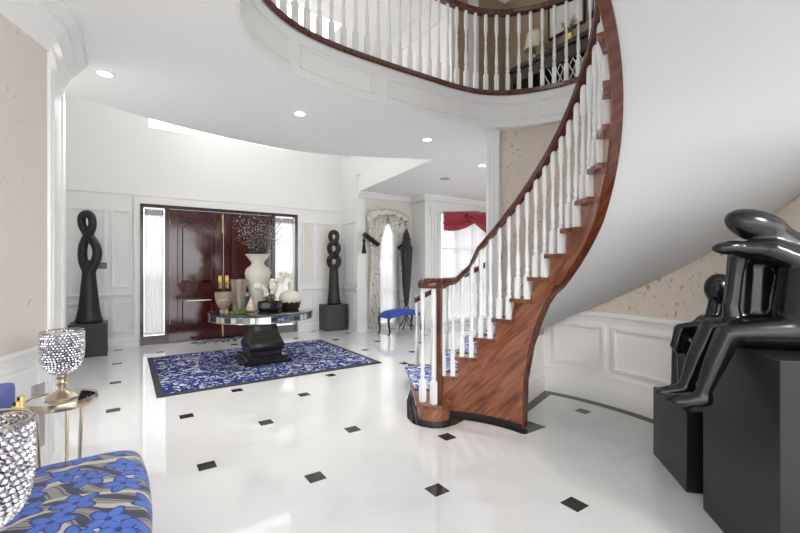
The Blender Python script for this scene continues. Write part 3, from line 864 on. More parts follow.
# ------------------------------------------------------------------ front doors
dr = empty('door_1', ((DX0+DX1)/2, YD, 0)); dr['kind'] = 'structure'
DO = Vector(dr.location)
def dobj(name, bm, mat, parent=dr, smooth=False):
    bmesh.ops.translate(bm, verts=bm.verts, vec=-DO); return obj(name, bm, mat, parent, smooth)
bm = NB()
for x0, x1 in ((DX0, DX0+.055), (.60, .672), (2.557, 2.63), (DX1-.055, DX1)): box(bm, x0, x1, YD-.05, YD+.12, 0, DZ-.06)
box(bm, .672, 2.557, YD-.045, YD+.1, 0, .03); box(bm, DX0, DX1, YD-.05, YD+.12, DZ-.06, DZ); box(bm, DX0, .672, YD-.03, YD+.1, 0, .16); box(bm, 2.557, DX1, YD-.03, YD+.1, 0, .16)
dobj('door_frame', bm, M['mahog_dark'])
def leaf(x0, x1, hs):
    y0, y1 = YD-.02, YD+.05
    bm = NB(); box(bm, x0, x1, y0, y1, .031, DZ-.065); lf = dobj('door_leaf', bm, M['mahog'])
    def P2(pts): return [Vector((p[0], y0, p[1])) for p in pts]
    w = x1-x0; a, b = x0+.13, x1-.13
    cx = (a+b)/2; rise = .11; zt = 2.24
    arch = [(a+(b-a)*i/16, zt+rise*(1-((i/16-.5)*2)**2)) for i in range(17)]
    def mould(loop, d0, d1, wd):
        bm = NB(); n = len(loop); c = Vector((sum(p[0] for p in loop)/n, sum(p[1] for p in loop)/n))
        rings = []
        for l, d in ((0, 0), (.008, -d1), (wd-.008, -d1), (wd, -d0*.2)):
            r_ = []
            for i in range(n):
                p0, p1, p2 = Vector(loop[i-1]), Vector(loop[i]), Vector(loop[(i+1) % n])
                e1 = (p1-p0).normalized(); e2 = (p2-p1).normalized(); n1 = Vector((-e1.y, e1.x)); n2 = Vector((-e2.y, e2.x))
                m_ = (n1+n2); m_.normalize(); k = 1/max(.5, m_.dot(n1))
                q = p1+m_*l*k; r_.append(bm.verts.new((q.x, y0+d, q.y)))
            rings.append(r_)
        for A, B in zip(rings, rings[1:]):
            for i in range(n): bm.faces.new((A[i], A[(i+1) % n], B[(i+1) % n], B[i]))
        bmesh.ops.translate(bm, verts=bm.verts, vec=-DO); obj('panel_moulding', bm, M['mahog_dark'] if 0 else M['mahog'], lf, True)
    up = [(a, 1.06), (b, 1.06)]+arch[::-1]; lo = [(a, .25), (b, .25), (b, .86), (a, .86)]
    mould(up, .0, .022, .045); mould(lo, 0, .022, .045)
    def raised(loop_in, d):
        bm = NB(); n = len(loop_in); A = [bm.verts.new((p[0], y0-d, p[1])) for p in loop_in]
        c = (sum(p[0] for p in loop_in)/n, sum(p[1] for p in loop_in)/n)
        B = [bm.verts.new((c[0]+(p[0]-c[0])*1.09, y0+.0, c[1]+(p[1]-c[1])*1.09)) for p in loop_in]
        bm.faces.new(A)
        for i in range(n): bm.faces.new((A[i], A[(i+1) % n], B[(i+1) % n], B[i]))
        bmesh.ops.translate(bm, verts=bm.verts, vec=-DO); obj('raised_panel', bm, M['mahog'], lf)
    k = .10
    raised([(a+k, 1.06+k), (b-k, 1.06+k)]+[(cx+(p[0]-cx)*(1-2*k/(b-a)), p[1]-k) for p in arch[::-1]], .012)
    raised([(a+k, .25+k), (b-k, .25+k), (b-k, .86-k), (a+k, .86-k)], .012)
    # brass
    hx = x1-.06 if hs > 0 else x0+.06
    bm = NB(); box(bm, hx-.028, hx+.028, y0-.008, y0, .98, 1.24, bev=.004); lathe(bm, [(0, 0), (.012, 0), (.012, .03), (.026, .045), (.03, .06), (.02, .075), (0, .078)], (hx, y0-.006, 1.10), 14, axis=Matrix.Rotation(R(90), 3, 'X'))
    bmesh.ops.translate(bm, verts=bm.verts, vec=-DO); obj('door_handle', bm, M['brass'], lf, True, 'brass handle and plate')
    if hs > 0:
        bm = NB()
        for z0, z1 in ((2.10, 2.45), (.05, .26)):
            tube(bm, [(x1-.02, y0-.014, z0), (x1-.02, y0-.014, z1)], .009, 8); box(bm, x1-.034, x1-.006, y0-.01, y0, z0+.04, z0+.06); box(bm, x1-.034, x1-.006, y0-.01, y0, z1-.06, z1-.04)
            sphere(bm, (x1-.02, y0-.016, z0 if z0 > 1 else z1), .018, u=10, v=6)
        bmesh.ops.translate(bm, verts=bm.verts, vec=-DO); obj('surface_bolt', bm, M['brass'], lf, True, 'slim brass surface bolts')
    bm = NB()
    hx = x0+.004 if hs > 0 else x1-.004
    for z in (.35, 1.25, 2.2): tube(bm, [(hx, y0-.008, z), (hx, y0-.008, z+.1)], .011, 8)
    bmesh.ops.translate(bm, verts=bm.verts, vec=-DO); obj('hinge', bm, M['brass'], lf, True)
leaf(.674, 1.612, 1); leaf(1.617, 2.555, -1)
for x0, x1 in ((DX0+.055, .60), (2.63, DX1-.055)):
    bm = NB(); box(bm, x0, x1, YD+.07, YD+.078, .16, DZ-.06); dobj('sidelight_pane', bm, M['pane'])
    bm = NB(); n = 36
    for i in range(n):
        def yy(q): return YD+.03+.012*math.sin(q*2.1)
        xa, xb = x0+.012+(x1-x0-.024)*i/n, x0+.012+(x1-x0-.024)*(i+1)/n
        vs = [bm.verts.new(p) for p in ((xa, yy(i), .17), (xb, yy(i+1), .17), (xb, yy(i+1), DZ-.09), (xa, yy(i), DZ-.09))]; bm.faces.new(vs)
    bmesh.ops.remove_doubles(bm, verts=bm.verts, dist=1e-5)
    dobj('sheer_panel', bm, M['sheer'], smooth=True)
    bm = NB()
    for z in (DZ-.16, .20): tube(bm, [(x0, YD+.012, z), (x1, YD+.012, z)], .007, 8)
    for i in range(n):
        xa, xb = x0+.01+(x1-x0-.02)*i/n, x0+.01+(x1-x0-.02)*(i+1)/n
        vs = [bm.verts.new(p) for p in ((xa, YD+.012+.01*math.sin(i*2.3), DZ-.20), (xb, YD+.012+.01*math.sin((i+1)*2.3), DZ-.20), (xb, YD+.012+.01*math.sin((i+1)*2.3), DZ-.075), (xa, YD+.012+.01*math.sin(i*2.3), DZ-.075))]; bm.faces.new(vs)
    dobj('curtain_header', bm, M['sheer'], smooth=True)
bm = NB(); box(bm, -.39, -.264, YD-.022, YD-.001, 1.385, 1.49, bev=.004); o = obj('thermostat', bm, M['screen']); tag(o, 'small dark wall thermostat beside the tall twisted loop sculpture', 'thermostat')

# ------------------------------------------------------------------ rugs
bm = NB(); box(bm, -1.42, 1.42, -1.13, 1.13, 0, .012, 1); box(bm, -1.35, 1.35, -1.06, 1.06, .012, .016, 0)
o = obj('area_rug', bm, [M['rug'], M['rug_border']]); o.location = (1.70, 6.23, .0022); tag(o, 'large blue and white leaf patterned rug with a charcoal border under the round table', 'rug')
bm = NB(); box(bm, -.55, .55, -.19, .19, 0, .012); o = obj('doormat', bm, M['mat']); o.location = (1.62, 8.38, .0022); tag(o, 'small dark blue and white doormat at the front doors', 'mat')

# ------------------------------------------------------------------ round centre table
TX, TY, TZ = 1.70, 6.20, .76
ctb = empty('centre_table', (TX, TY, .0185)); tag(ctb, 'round pedestal table with black top and mirrored mosaic rim, standing on the blue rug', 'table')
z0 = .0185
bm = NB(); lathe(bm, [(0, TZ-z0-.02), (.735, TZ-z0-.02), (.745, TZ-z0-.012), (.745, TZ-z0-.003), (.738, TZ-z0), (0, TZ-z0)], seg=64); obj('tabletop', bm, M['tabletop'], ctb, True)
bm = NB(); n = 52
rnd = random.Random(3)
for i in range(n):
    a0, a1 = 2*PI*(i+.06)/n, 2*PI*(i+.94)/n
    mi = rnd.choice((0, 1, 1, 2, 0))
    vs = [bm.verts.new((.735*math.cos(a), .735*math.sin(a), z)) for a, z in ((a0, TZ-z0-.098), (a1, TZ-z0-.098), (a1, TZ-z0-.026), (a0, TZ-z0-.026))]
    bm.faces.new(vs).material_index = mi
lathe(bm, [(0, TZ-z0-.105), (.728, TZ-z0-.105), (.728, TZ-z0-.02), (0, TZ-z0-.02)], seg=52, mi=3)
lathe(bm, [(.722, TZ-z0-.108), (.742, TZ-z0-.108), (.742, TZ-z0-.100), (.722, TZ-z0-.100)], seg=52, mi=3)
obj('mirrored_rim', bm, [M['mirror'], M['mirror_dark'], M['mirror_grey'], M['chrome']], ctb)
def sqlathe(bm, prof, mi=0):
    rows = []
    for w, z in prof: rows.append([bm.verts.new((sx*w, sy*w, z)) for sx, sy in ((-1, -1), (1, -1), (1, 1), (-1, 1))])
    for A, B in zip(rows, rows[1:]):
        for k in range(4): bm.faces.new((A[k], A[(k+1) % 4], B[(k+1) % 4], B[k])).material_index = mi
    bm.faces.new(rows[0]).material_index = mi; bm.faces.new(rows[-1]).material_index = mi
bm = NB(); sqlathe(bm, [(.17, .655), (.165, .60), (.165, .54), (.175, .47), (.205, .38), (.245, .29), (.255, .24), (.25, .20), (.225, .17), (.225, .10)]); obj('pedestal_column', bm, M['black'], ctb)
bm = NB(); sqlathe(bm, [(.33, 0), (.33, .045), (.32, .055), (.29, .06), (.285, .10), (.235, .11), (.225, .115)]); obj('pedestal_base', bm, M['black'], ctb)
# things on the table
def on_table(name, x, y, label, cat, group=None):
    return tag(empty(name, (x, y, TZ+.0008)), label, cat, group)
t = on_table('glass_bowl', 1.155, 6.16, 'flared amber glass vase of tan pebbles, leftmost on the round table', 'vase')
bm = NB(); lathe(bm, [(0, 0), (.05, 0), (.055, .02), (.06, .06), (.10, .14), (.118, .22), (.122, .30), (.117, .30), (.112, .22), (.094, .145), (.053, .07), (0, .05)], seg=28); obj('bowl_body', bm, M['amber'], t, True)
bm = NB(); lathe(bm, [(0, .052), (.052, .072), (.09, .145), (.10, .18), (.05, .2), (0, .2)], seg=22); obj('pebble_fill', bm, M['pebble'], t, True, kind='stuff')
t = on_table('ribbed_vase', 1.375, 6.24, 'tall ribbed amber glass vase beside the flared vase of pebbles', 'vase')
bm = NB(); seg = 36; rows = []
for r, z in ((.075, 0), (.08, .05), (.09, .25), (.112, .47), (.106, .47), (.084, .25), (.07, .03)):
    rows.append([bm.verts.new(((r+.005*math.cos(12*2*PI*k/seg))*math.cos(2*PI*k/seg), (r+.005*math.cos(12*2*PI*k/seg))*math.sin(2*PI*k/seg), z)) for k in range(seg)])
for A, B in zip(rows, rows[1:]):
    for k in range(seg): bm.faces.new((A[k], A[(k+1) % seg], B[(k+1) % seg], B[k]))
bm.faces.new(rows[0]); bm.faces.new(rows[-1]); obj('vase_body', bm, M['amber'], t, True)
t = on_table('moss_sprig', 1.33, 5.98, 'low green moss sprig in front of the ribbed amber vase', 'plant')
bm = NB()
for i in range(60):
    a = random.uniform(0, 2*PI); r = random.uniform(.0, .085); x, y = r*math.cos(a)*1.3, r*math.sin(a)*.6
    tube(bm, [(x, y, .004), (x+random.uniform(-.02, .02), y+random.uniform(-.02, .02), random.uniform(.03, .075))], [.008, .003], 5)
obj('moss', bm, M['green'], t, kind='stuff')
t = on_table('conch_shell', 1.505, 6.09, 'pale pink pointed shell between the amber vases and the black bowl', 'shell')
bm = NB(); lathe(bm, [(0, 0), (.05, .005), (.075, .03), (.07, .06), (.06, .065), (.062, .08), (.05, .11), (.042, .115), (.044, .13), (.028, .165), (.022, .168), (.012, .21), (0, .235)], seg=18, sy=.8); obj('shell_body', bm, M['shell'], t, True)
t = on_table('blue_card_box', 1.50, 6.42, 'small blue box standing behind the pink shell', 'box')
bm = NB(); box(bm, -.06, .06, -.03, .03, 0, .27, bev=.004); obj('box_body', bm, M['bluebox'], t)
bm = NB(); box(bm, -.052, .052, -.0315, -.0302, .21, .262); obj('white_panel', bm, M['paper_white'], t)
t = on_table('urn_vase', 1.665, 6.32, 'tall cream urn vase holding a spray of dark twigs', 'vase')
bm = NB(); lathe(bm, [(0, 0), (.095, 0), (.10, .015), (.085, .04), (.09, .08), (.12, .25), (.17, .46), (.185, .56), (.165, .63), (.11, .67), (.09, .70), (.095, .73), (.15, .80), (.178, .84), (.17, .845), (.14, .80), (.08, .72), (0, .70)], seg=36); obj('urn_body', bm, M['cream'], t, True)
bm = NB(); rnd = random.Random(11)
for i in range(95):
    a = rnd.uniform(0, 2*PI); sp = rnd.uniform(.03, .44)**1.0; hh = rnd.uniform(.25, .62)*(1-.25*sp)
    p0 = Vector((.05*math.cos(a), .05*math.sin(a), .74)); p2 = Vector((sp*math.cos(a)*.95, sp*math.sin(a)*.7, .84+hh))
    p1 = (p0+p2)/2+Vector((-.10*sp*math.cos(a), -.10*sp*math.sin(a), .03))
    pts = catmull([p0, p1, p2], 4); tube(bm, pts, [.004]*5+[.0025]*4, 4)
    for q in pts[3:]:
        for _ in range(2):
            c = q+Vector((rnd.uniform(-.03, .03), rnd.uniform(-.03, .03), rnd.uniform(-.03, .03)))
            tube(bm, [q, c], .0016, 3); 
            if rnd.random() < .5: sphere(bm, c, .0055, u=5, v=4, mi=1)
obj('twig_spray', bm, [M['twig'], M['bud']], t, kind='stuff', label='dark twigs flecked with pale buds')
t = on_table('orchid_bowl', 1.77, 6.05, 'low black bowl planted with a white orchid, front middle of the round table', 'planter')
bm = NB(); lathe(bm, [(0, 0), (.12, 0), (.165, .02), (.18, .06), (.178, .13), (.168, .145), (.16, .135), (.165, .10), (0, .10)], seg=10); obj('bowl_body', bm, M['black'], t)
bm = NB(); lathe(bm, [(.0, .101), (.163, .101), (.15, .12), (0, .128)], seg=20); obj('moss', bm, M['green'], t)
bm = NB(); flowers = []; rnd = random.Random(5)
for a, ln, lean in ((-.5, .38, .16), (.35, .46, .20), (1.1, .36, .12), (2.9, .30, .14)):
    pts = catmull([(.02*math.cos(a), .02*math.sin(a), .11), (.3*lean*math.cos(a), .2*lean*math.sin(a), .11+ln*.5), (lean*math.cos(a), .5*lean*math.sin(a), .11+ln*.9), (1.7*lean*math.cos(a), .7*lean*math.sin(a), .11+ln*.85)], 6)
    tube(bm, pts, .004, 5); flowers += [p for p in pts[5:]]
for i in range(5):
    a = i*1.26; pts = catmull([(0, 0, .11), (.08*math.cos(a), .08*math.sin(a), .2), (.17*math.cos(a), .17*math.sin(a), .19)], 5)
    for p, q in zip(pts, pts[1:]):
        d = (q-p).cross(Vector((0, 0, 1))).normalized()*.018
        bm.faces.new([bm.verts.new(v) for v in (p-d, p+d, q+d, q-d)])
obj('stems', bm, M['stem'], t, True)
fl = None
for i, p in enumerate(flowers):
    loc = p+Vector((rnd.uniform(-.03, .03), rnd.uniform(-.04, .02), rnd.uniform(-.03, .03)))
    if fl is None:
        bm = NB()
        for k in range(5):
            a = 2*PI*k/5; sphere(bm, (.022*math.cos(a), -.006, .022*math.sin(a)), .019, .006, .019, 8, 5)
        sphere(bm, (0, -.014, 0), .008, u=8, v=5); fl = obj('orchid_flower', bm, M['petal'], t, True); fl.location = loc
    else:
        c = copy_part(fl, t, loc); c.rotation_euler = (rnd.uniform(-.5, .5), rnd.uniform(0, 3), rnd.uniform(-.9, .9))
t = on_table('globe_vase', 2.11, 6.17, 'cream globe bottle vase with thin neck and dark lower band, on the round table', 'vase')
bm = NB(); lathe(bm, [(.155, .105), (.168, .15), (.165, .19), (.14, .24), (.09, .275), (.03, .295), (.022, .32), (.022, .44), (.026, .45), (.016, .45), (.016, .30)], seg=32); obj('vase_body', bm, M['cream'], t, True)
bm = NB(); rows = []; seg = 32
for r, z in ((.0, 0), (.125, 0), (.145, .02), (.158, .08), (.166, .115)):
    rows.append([bm.verts.new((r*math.cos(2*PI*k/seg), r*math.sin(2*PI*k/seg), z+(.014*math.sin(k*2.5) if z > .1 else 0))) for k in range(seg)])
for A, B in zip(rows, rows[1:]):
    for k in range(seg): bm.faces.new((A[k], A[(k+1) % seg], B[(k+1) % seg], B[k]))
bmesh.ops.remove_doubles(bm, verts=bm.verts, dist=1e-5); obj('dark_band', bm, M['darkwood'], t, True, 'dark brown glazed lower band')

# ------------------------------------------------------------------ smooth carved figures: union of round masses, remeshed
def carve(name, balls, voxel, mat, parent, smooth_it=10):
    """balls: ('c', p0, r0, p1, r1) tapered limb | ('e', centre, (rx,ry,rz), rot)"""
    bm = NB()
    for b in balls:
        if b[0] == 'c':
            p0, p1 = Vector(b[1]), Vector(b[3]); r0, r1 = b[2], b[4]
            n = max(2, int((p1-p0).length/(min(r0, r1)*.30))+1)
            for i in range(n+1): sphere(bm, p0.lerp(p1, i/n), r0+(r1-r0)*i/n, u=14, v=10)
        elif b[0] == 'e': sphere(bm, b[1], *b[2], u=24, v=16, rot=b[3])
        elif b[0] == 'b': box(bm, *b[1])
    o = obj(name, bm, mat, parent)
    m = o.modifiers.new('r', 'REMESH'); m.mode = 'VOXEL'; m.voxel_size = voxel
    s_ = o.modifiers.new('s', 'SMOOTH'); s_.factor = .5; s_.iterations = smooth_it
    bpy.context.view_layer.update()
    dg = bpy.context.evaluated_depsgraph_get()
    me = bpy.data.meshes.new_from_object(o.evaluated_get(dg)); o.modifiers.clear(); o.data = me
    me.name = name
    for p in me.polygons: p.use_smooth = True
    if not me.materials: me.materials.append(mat)
    return o
def pedestal(name, cx, cy, w, d, h, rz, label, mat='pedestal'):
    o = empty(name, (cx, cy, .0018), rz); tag(o, label, 'pedestal')
    bm = NB(); box(bm, -w/2, w/2, -d/2, d/2, 0, h-.0018, bev=.004); obj('block', bm, M[mat], o)
    return o

# near pair under the stair: local axes F (facing), S (towards the camera side)
eF = heading(-.974, .227).normalized(); eS = heading(-.227, -.974).normalized()
ROT = Matrix(((eF.x, eS.x, 0), (eF.y, eS.y, 0), (0, 0, 1)))
def camp(right, fwd): v = heading(right, fwd); return v
# small pedestal
pc = camp(1.86, 2.82)-eF*.273
rzp = math.atan2(eF.y, eF.x)
pedestal('sculpture_pedestal', pc.x, pc.y, .546, .546, .51, rzp, 'low black block pedestal against the curved wall, behind the taller block')
PB = Vector((pc.x, pc.y, .5056))
fg = empty('seated_figure_sculpture', PB, rzp); tag(fg, 'glossy black abstract seated figure with round head and raised knee, on the low block', 'sculpture', 'black seated figure sculptures')
def LB(F, S, z): return (F, S, z-.5112)
rot_tilt = lambda d: Matrix.Rotation(R(d), 3, 'Y')
B = [('e', LB(-.035, 0, 1.275), (.088, .082, .105), None),
     ('c', LB(-.02, 0, 1.20), .045, LB(.0, 0, 1.08), .05),
     ('c', LB(.01, -.07, 1.02), .075, LB(.01, .09, 1.02), .075), ('c', LB(.0, 0, .98), .115, LB(-.09, 0, .66), .135),
     ('c', LB(.03, .10, 1.03), .055, LB(.235, .10, 1.005), .042), ('c', LB(.235, .10, 1.005), .042, LB(.265, .11, .90), .034), ('c', LB(.265, .11, .90), .036, LB(.24, .08, .865), .03),
     ('c', LB(-.06, .09, .62), .085, LB(.20, .07, .93), .05), ('c', LB(.20, .07, .93), .05, LB(.205, .07, .60), .036), ('c', LB(.19, .07, .553), .038, LB(.30, .07, .542), .028),
     ('c', LB(-.06, -.09, .62), .085, LB(.17, -.08, .88), .05), ('c', LB(.17, -.08, .88), .05, LB(.19, -.08, .60), .036), ('c', LB(.18, -.08, .553), .038, LB(.28, -.08, .542), .028),
     ('c', LB(.02, -.12, 1.02), .05, LB(.14, -.12, .93), .04), ('c', LB(.14, -.12, .93), .04, LB(.24, .02, .885), .032),
     ('c', LB(-.09, -.06, .64), .115, LB(-.09, .06, .64), .115)]
carve('figure_body', B, .010, M['blackstone'], fg, 8)
# big pedestal
far, near = camp(1.774, 2.38), camp(1.624, 1.737)
mid = (far+near)/2; w = (far-near).length
pc = mid-eF*(w/2)
pedestal('sculpture_pedestal', pc.x, pc.y, w, w, 1.018, rzp, 'tall black block pedestal at the right edge, in front of the low block')
fo = camp(1.704, 2.08); PA = Vector((fo.x, fo.y, 1.0192))
org = PA-eF*.25; org.z = 1.0192
fa = empty('seated_figure_sculpture', org, rzp); tag(fa, 'large glossy black abstract figure with bowed head on folded arms, seated on the tall block', 'sculpture', 'black seated figure sculptures')
def LA(F, S, z): return (F+.25, S, z-1.0192)
A = [  # legs
     ('c', LA(-.20, .075, 1.105), .085, LA(.055, .07, 1.085), .058), ('c', LA(.055, .07, 1.085), .058, LA(.115, .07, .93), .050), ('c', LA(.115, .07, .93), .050, LA(.165, .07, .79), .036),
     ('c', LA(.16, .07, .755), .042, LA(.24, .07, .735), .034), ('c', LA(.24, .07, .735), .034, LA(.29, .068, .728), .022),
     ('c', LA(-.20, -.075, 1.105), .085, LA(.065, -.07, 1.09), .058), ('c', LA(.065, -.07, 1.09), .058, LA(.13, -.07, .93), .050), ('c', LA(.13, -.07, .93), .050, LA(.18, -.07, .79), .036),
     ('c', LA(.175, -.07, .757), .042, LA(.26, -.07, .742), .034), ('c', LA(.26, -.07, .742), .034, LA(.31, -.068, .735), .022),
     # hips and back
     ('c', LA(-.28, -.07, 1.135), .115, LA(-.28, .07, 1.135), .115), ('c', LA(-.30, -.05, 1.14), .125, LA(-.325, -.04, 1.38), .105), ('c', LA(-.30, .05, 1.14), .125, LA(-.325, .04, 1.38), .105),
     ('c', LA(-.325, -.04, 1.38), .105, LA(-.25, 0, 1.50), .085), ('c', LA(-.325, .04, 1.38), .105, LA(-.25, 0, 1.50), .085), ('c', LA(-.25, 0, 1.50), .09, LA(-.16, 0, 1.575), .075),
     # head, long and bowed
     ('e', LA(-.105, 0, 1.622), (.150, .080, .080), rot_tilt(-22)),
     # folded arms: one lies level, one props the chin from the lap
     ('c', LA(-.27, .10, 1.42), .055, LA(-.13, .07, 1.50), .050), ('c', LA(-.13, .06, 1.505), .050, LA(.0, .04, 1.512), .036), ('e', LA(.03, .04, 1.515), (.085, .045, .036), rot_tilt(3)),
     ('c', LA(-.27, -.09, 1.42), .055, LA(-.10, -.06, 1.50), .045), ('c', LA(-.03, .0, 1.50), .042, LA(-.012, .0, 1.38), .034), ('c', LA(-.012, .0, 1.38), .034, LA(.005, .0, 1.22), .036), ('c', LA(-.06, -.10, 1.13), .06, LA(-.08, -.10, 1.47), .055), ('c', LA(-.15, -.11, 1.13), .075, LA(-.17, -.11, 1.45), .065), ('c', LA(-.26, .05, 1.13), .115, LA(-.28, .06, 1.42), .105), ('c', LA(.012, .0, 1.22), .036, LA(-.01, .0, 1.10), .05),
     ('c', LA(-.01, 0, 1.10), .05, LA(-.2, 0, 1.09), .06)]
carve('figure_body', A, .010, M['blackstone'], fa, 8)

# far pair by the front doors
pedestal('sculpture_pedestal', -.485, 8.215, .49, .49, .52, 0, 'charcoal block pedestal left of the front doors', 'blackmatte')
s1 = empty('loop_sculpture', (-.485, 8.215, .5212)); tag(s1, 'tall charcoal sculpture of one crossed loop with two openings, left of the front doors', 'sculpture', 'charcoal loop sculptures by the front doors')
ax = heading(1, 0)    # broad side turned to the room
ay = heading(0, 1)
def S1(u, v, z): q = ax*u+ay*v; return (q.x, q.y, z)
def path_balls(pts, rads, sx=1):
    out = []
    for i in range(len(pts)-1): out.append(('c', pts[i], rads[i], pts[i+1], rads[i+1]))
    return out
bl = []
for i in range(26):     # flaring trunk
    f_ = i/25; z = f_*.90; r = .19-.105*f_**.6
    bl.append(('e', S1(0, 0, .03+z*.95), (r*1.0, r*.8, .07), None))
th_ = []
n = 44
P8 = []; 
lower = [(-.03, .80), (-.095, .93), (-.115, 1.06), (-.10, 1.18), (-.035, 1.31), (.045, 1.41), (.082, 1.51), (.07, 1.62), (.0, 1.66), (-.075, 1.62), (-.088, 1.51), (-.055, 1.41), (.015, 1.31), (.09, 1.20), (.125, 1.08), (.105, .95), (.03, .80)]
for i, (u, z) in enumerate(lower):
    f_ = i/(len(lower)-1); P8.append(S1(u, .05*math.cos(2*PI*f_*1.0)*math.sin(PI*f_), z))
P8 = [tuple(p) for p in catmull(P8, 4)]
bl += path_balls(P8, [.074-.016*math.sin(PI*i/(len(P8)-1)) for i in range(len(P8))])
o = carve('loop_body', bl, .013, M['blackmatte'], s1, 6)
for v in o.data.vertices:
    if v.co.z < .012: v.co.z = 0
zmax = max(v.co.z for v in o.data.vertices)
for v in o.data.vertices: v.co.z *= 1.80/zmax
pedestal('sculpture_pedestal', 3.895, 8.45, .52, .42, .57, 0, 'charcoal block pedestal right of the front doors', 'blackmatte')
s2 = empty('loop_sculpture', (3.905, 8.45, .5712)); tag(s2, 'tall charcoal sculpture of three stacked rings on a stem, right of the front doors', 'sculpture', 'charcoal loop sculptures by the front doors')
bl = []
for i in range(26):
    f_ = i/25; r = .155-.055*f_**.7
    bl.append(('e', S1(0, 0, .03+.80*f_), (r, r*.8, .07), None))
for cz, a, b, r in ((.95, .108, .13, .062), (1.245, .10, .13, .060), (1.51, .08, .115, .052)):
    pts = [S1((a+.0)*math.cos(2*PI*i/22), .03*math.sin(4*PI*i/22), cz+b*math.sin(2*PI*i/22)) for i in range(23)]
    bl += path_balls(pts, [r]*23)
o = carve('ring_body', bl, .013, M['blackmatte'], s2, 6)
for v in o.data.vertices:
    if v.co.z < .012: v.co.z = 0
zmax = max(v.co.z for v in o.data.vertices)
for v in o.data.vertices: v.co.z *= 1.68/zmax

# ------------------------------------------------------------------ alcove window dressing
def pleat(bm, outline_l, outline_r, y, amp, nf, n=40, mi=0):
    """hanging cloth between two edges given as (x,z) lists of equal length"""
    rows = []
    for (xl, zl), (xr, zr) in zip(outline_l, outline_r):
        rows.append([bm.verts.new((xl+(xr-xl)*i/n, y+amp*math.sin(2*PI*nf*i/n), zl+(zr-zl)*i/n)) for i in range(n+1)])
    for A, B in zip(rows, rows[1:]):
        for i in range(n): bm.faces.new((A[i], A[i+1], B[i+1], B[i])).material_index = mi
wc = empty('window_curtain', (4.95, 7.82, 0)); tag(wc, 'cream curtains with black scroll pattern parted over a white sheer, behind the blue bench', 'curtain')
def wobj(name, bm, mat, **kw):
    bmesh.ops.translate(bm, verts=bm.verts, vec=-Vector(wc.location)); o = obj(name, bm, mat, wc, True, **kw)
    md = o.modifiers.new('thick', 'SOLIDIFY'); md.thickness = .006
    return o
bm = NB(); pleat(bm, [(4.70, 2.60), (4.70, .05)], [(5.28, 2.60), (5.28, .05)], 7.86, .012, 12, 72); o = wobj('sheer', bm, M['sheer']); o.modifiers.clear()
bm = NB(); pleat(bm, [(4.46, 2.62), (4.42, 2.3), (4.45, 1.98), (4.50, 1.6), (4.46, .9), (4.44, .03)], [(4.93, 2.66), (4.86, 2.3), (4.76, 1.98), (4.72, 1.6), (4.72, .9), (4.73, .03)], 7.80, .022, 5); wobj('curtain_panel', bm, M['curtain'])
bm = NB(); pleat(bm, [(4.93, 2.66), (5.02, 2.3), (5.19, 1.98), (5.26, 1.6), (5.27, .9), (5.28, .03)], [(5.46, 2.62), (5.50, 2.3), (5.50, 1.98), (5.50, 1.6), (5.50, .9), (5.50, .03)], 7.80, .022, 5); wobj('curtain_panel', bm, M['curtain'])
bm = NB()
sc_l = [(4.36+.26*(1-math.cos(R(a)))*0+.57*(1-math.cos(R(a))), 0) for a in (0,)]
nA = 24
top = [(4.94-.56*math.cos(PI*i/nA), 2.42+.30*math.sin(PI*i/nA)**.7) for i in range(nA+1)]
bot = [(4.94-.50*math.cos(PI*i/nA), 2.26+.34*math.sin(PI*i/nA)**.9+.02*math.sin(i*1.9)) for i in range(nA+1)]
a_ = [bm.verts.new((x, 7.755+.02*math.sin(i*1.7), z)) for i, (x, z) in enumerate(top)]; b_ = [bm.verts.new((x, 7.735+.025*math.sin(i*1.7+.6), z)) for i, (x, z) in enumerate(bot)]
for i in range(nA): bm.faces.new((a_[i], a_[i+1], b_[i+1], b_[i]))
wobj('valance', bm, M['curtain'])
bm = NB(); tube(bm, [(4.29, 7.76, 2.13), (4.46, 7.73, 2.01), (4.66, 7.76, 1.90)], [.05, .055, .045], 10); o = wobj('tieback', bm, M['tassel'], label='black tieback'); o.modifiers.clear()
bm = NB(); tube(bm, [(5.50, 7.76, 2.08), (5.38, 7.73, 1.95), (5.20, 7.76, 1.84)], [.05, .055, .045], 10); o = wobj('tieback', bm, M['tassel'], label='black tieback'); o.modifiers.clear()
for x, z in ((4.275, 2.12), (5.47, 2.06)):
    bm = NB(); lathe(bm, [(0, 0), (.012, -.02), (.012, -.10), (.03, -.12), (.034, -.16), (.022, -.18), (.05, -.40), (.045, -.42), (0, -.42)], (x, 7.72, z), 12); o = wobj('tassel', bm, M['tassel'], label='black tassel'); o.modifiers.clear()
# furled umbrella on a crossed stand
um = empty('furled_umbrella', (5.27, 7.54, .0)); tag(um, 'tall furled black umbrella standing point down behind the blue bench', 'umbrella')
bm = NB(); seg = 32; rows = []
for i, (r, z) in enumerate(((.02, .50), (.05, .56), (.10, 1.0), (.13, 1.5), (.155, 1.80), (.125, 1.83), (.10, 2.0), (.07, 2.16), (.02, 2.26))):
    rows.append([bm.verts.new((r*(1+.13*math.cos(8*2*PI*k/seg))*math.cos(2*PI*k/seg), .6*r*(1+.13*math.cos(8*2*PI*k/seg))*math.sin(2*PI*k/seg), z+(.05*math.cos(8*2*PI*k/seg) if i in (4, 5) else 0))) for k in range(seg)])
for A_, B_ in zip(rows, rows[1:]):
    for k in range(seg): bm.faces.new((A_[k], A_[(k+1) % seg], B_[(k+1) % seg], B_[k]))
bm.faces.new(rows[0]); bm.faces.new(rows[-1]); obj('canopy', bm, M['blackcloth'], um, True)
bm = NB()
for sx in (-1, 1):
    for yy in (-.08, .08): tube(bm, [(sx*.16, yy, .014), (sx*.05, yy*.6, .2), (-sx*.06, 0, .52)], .013, 8)
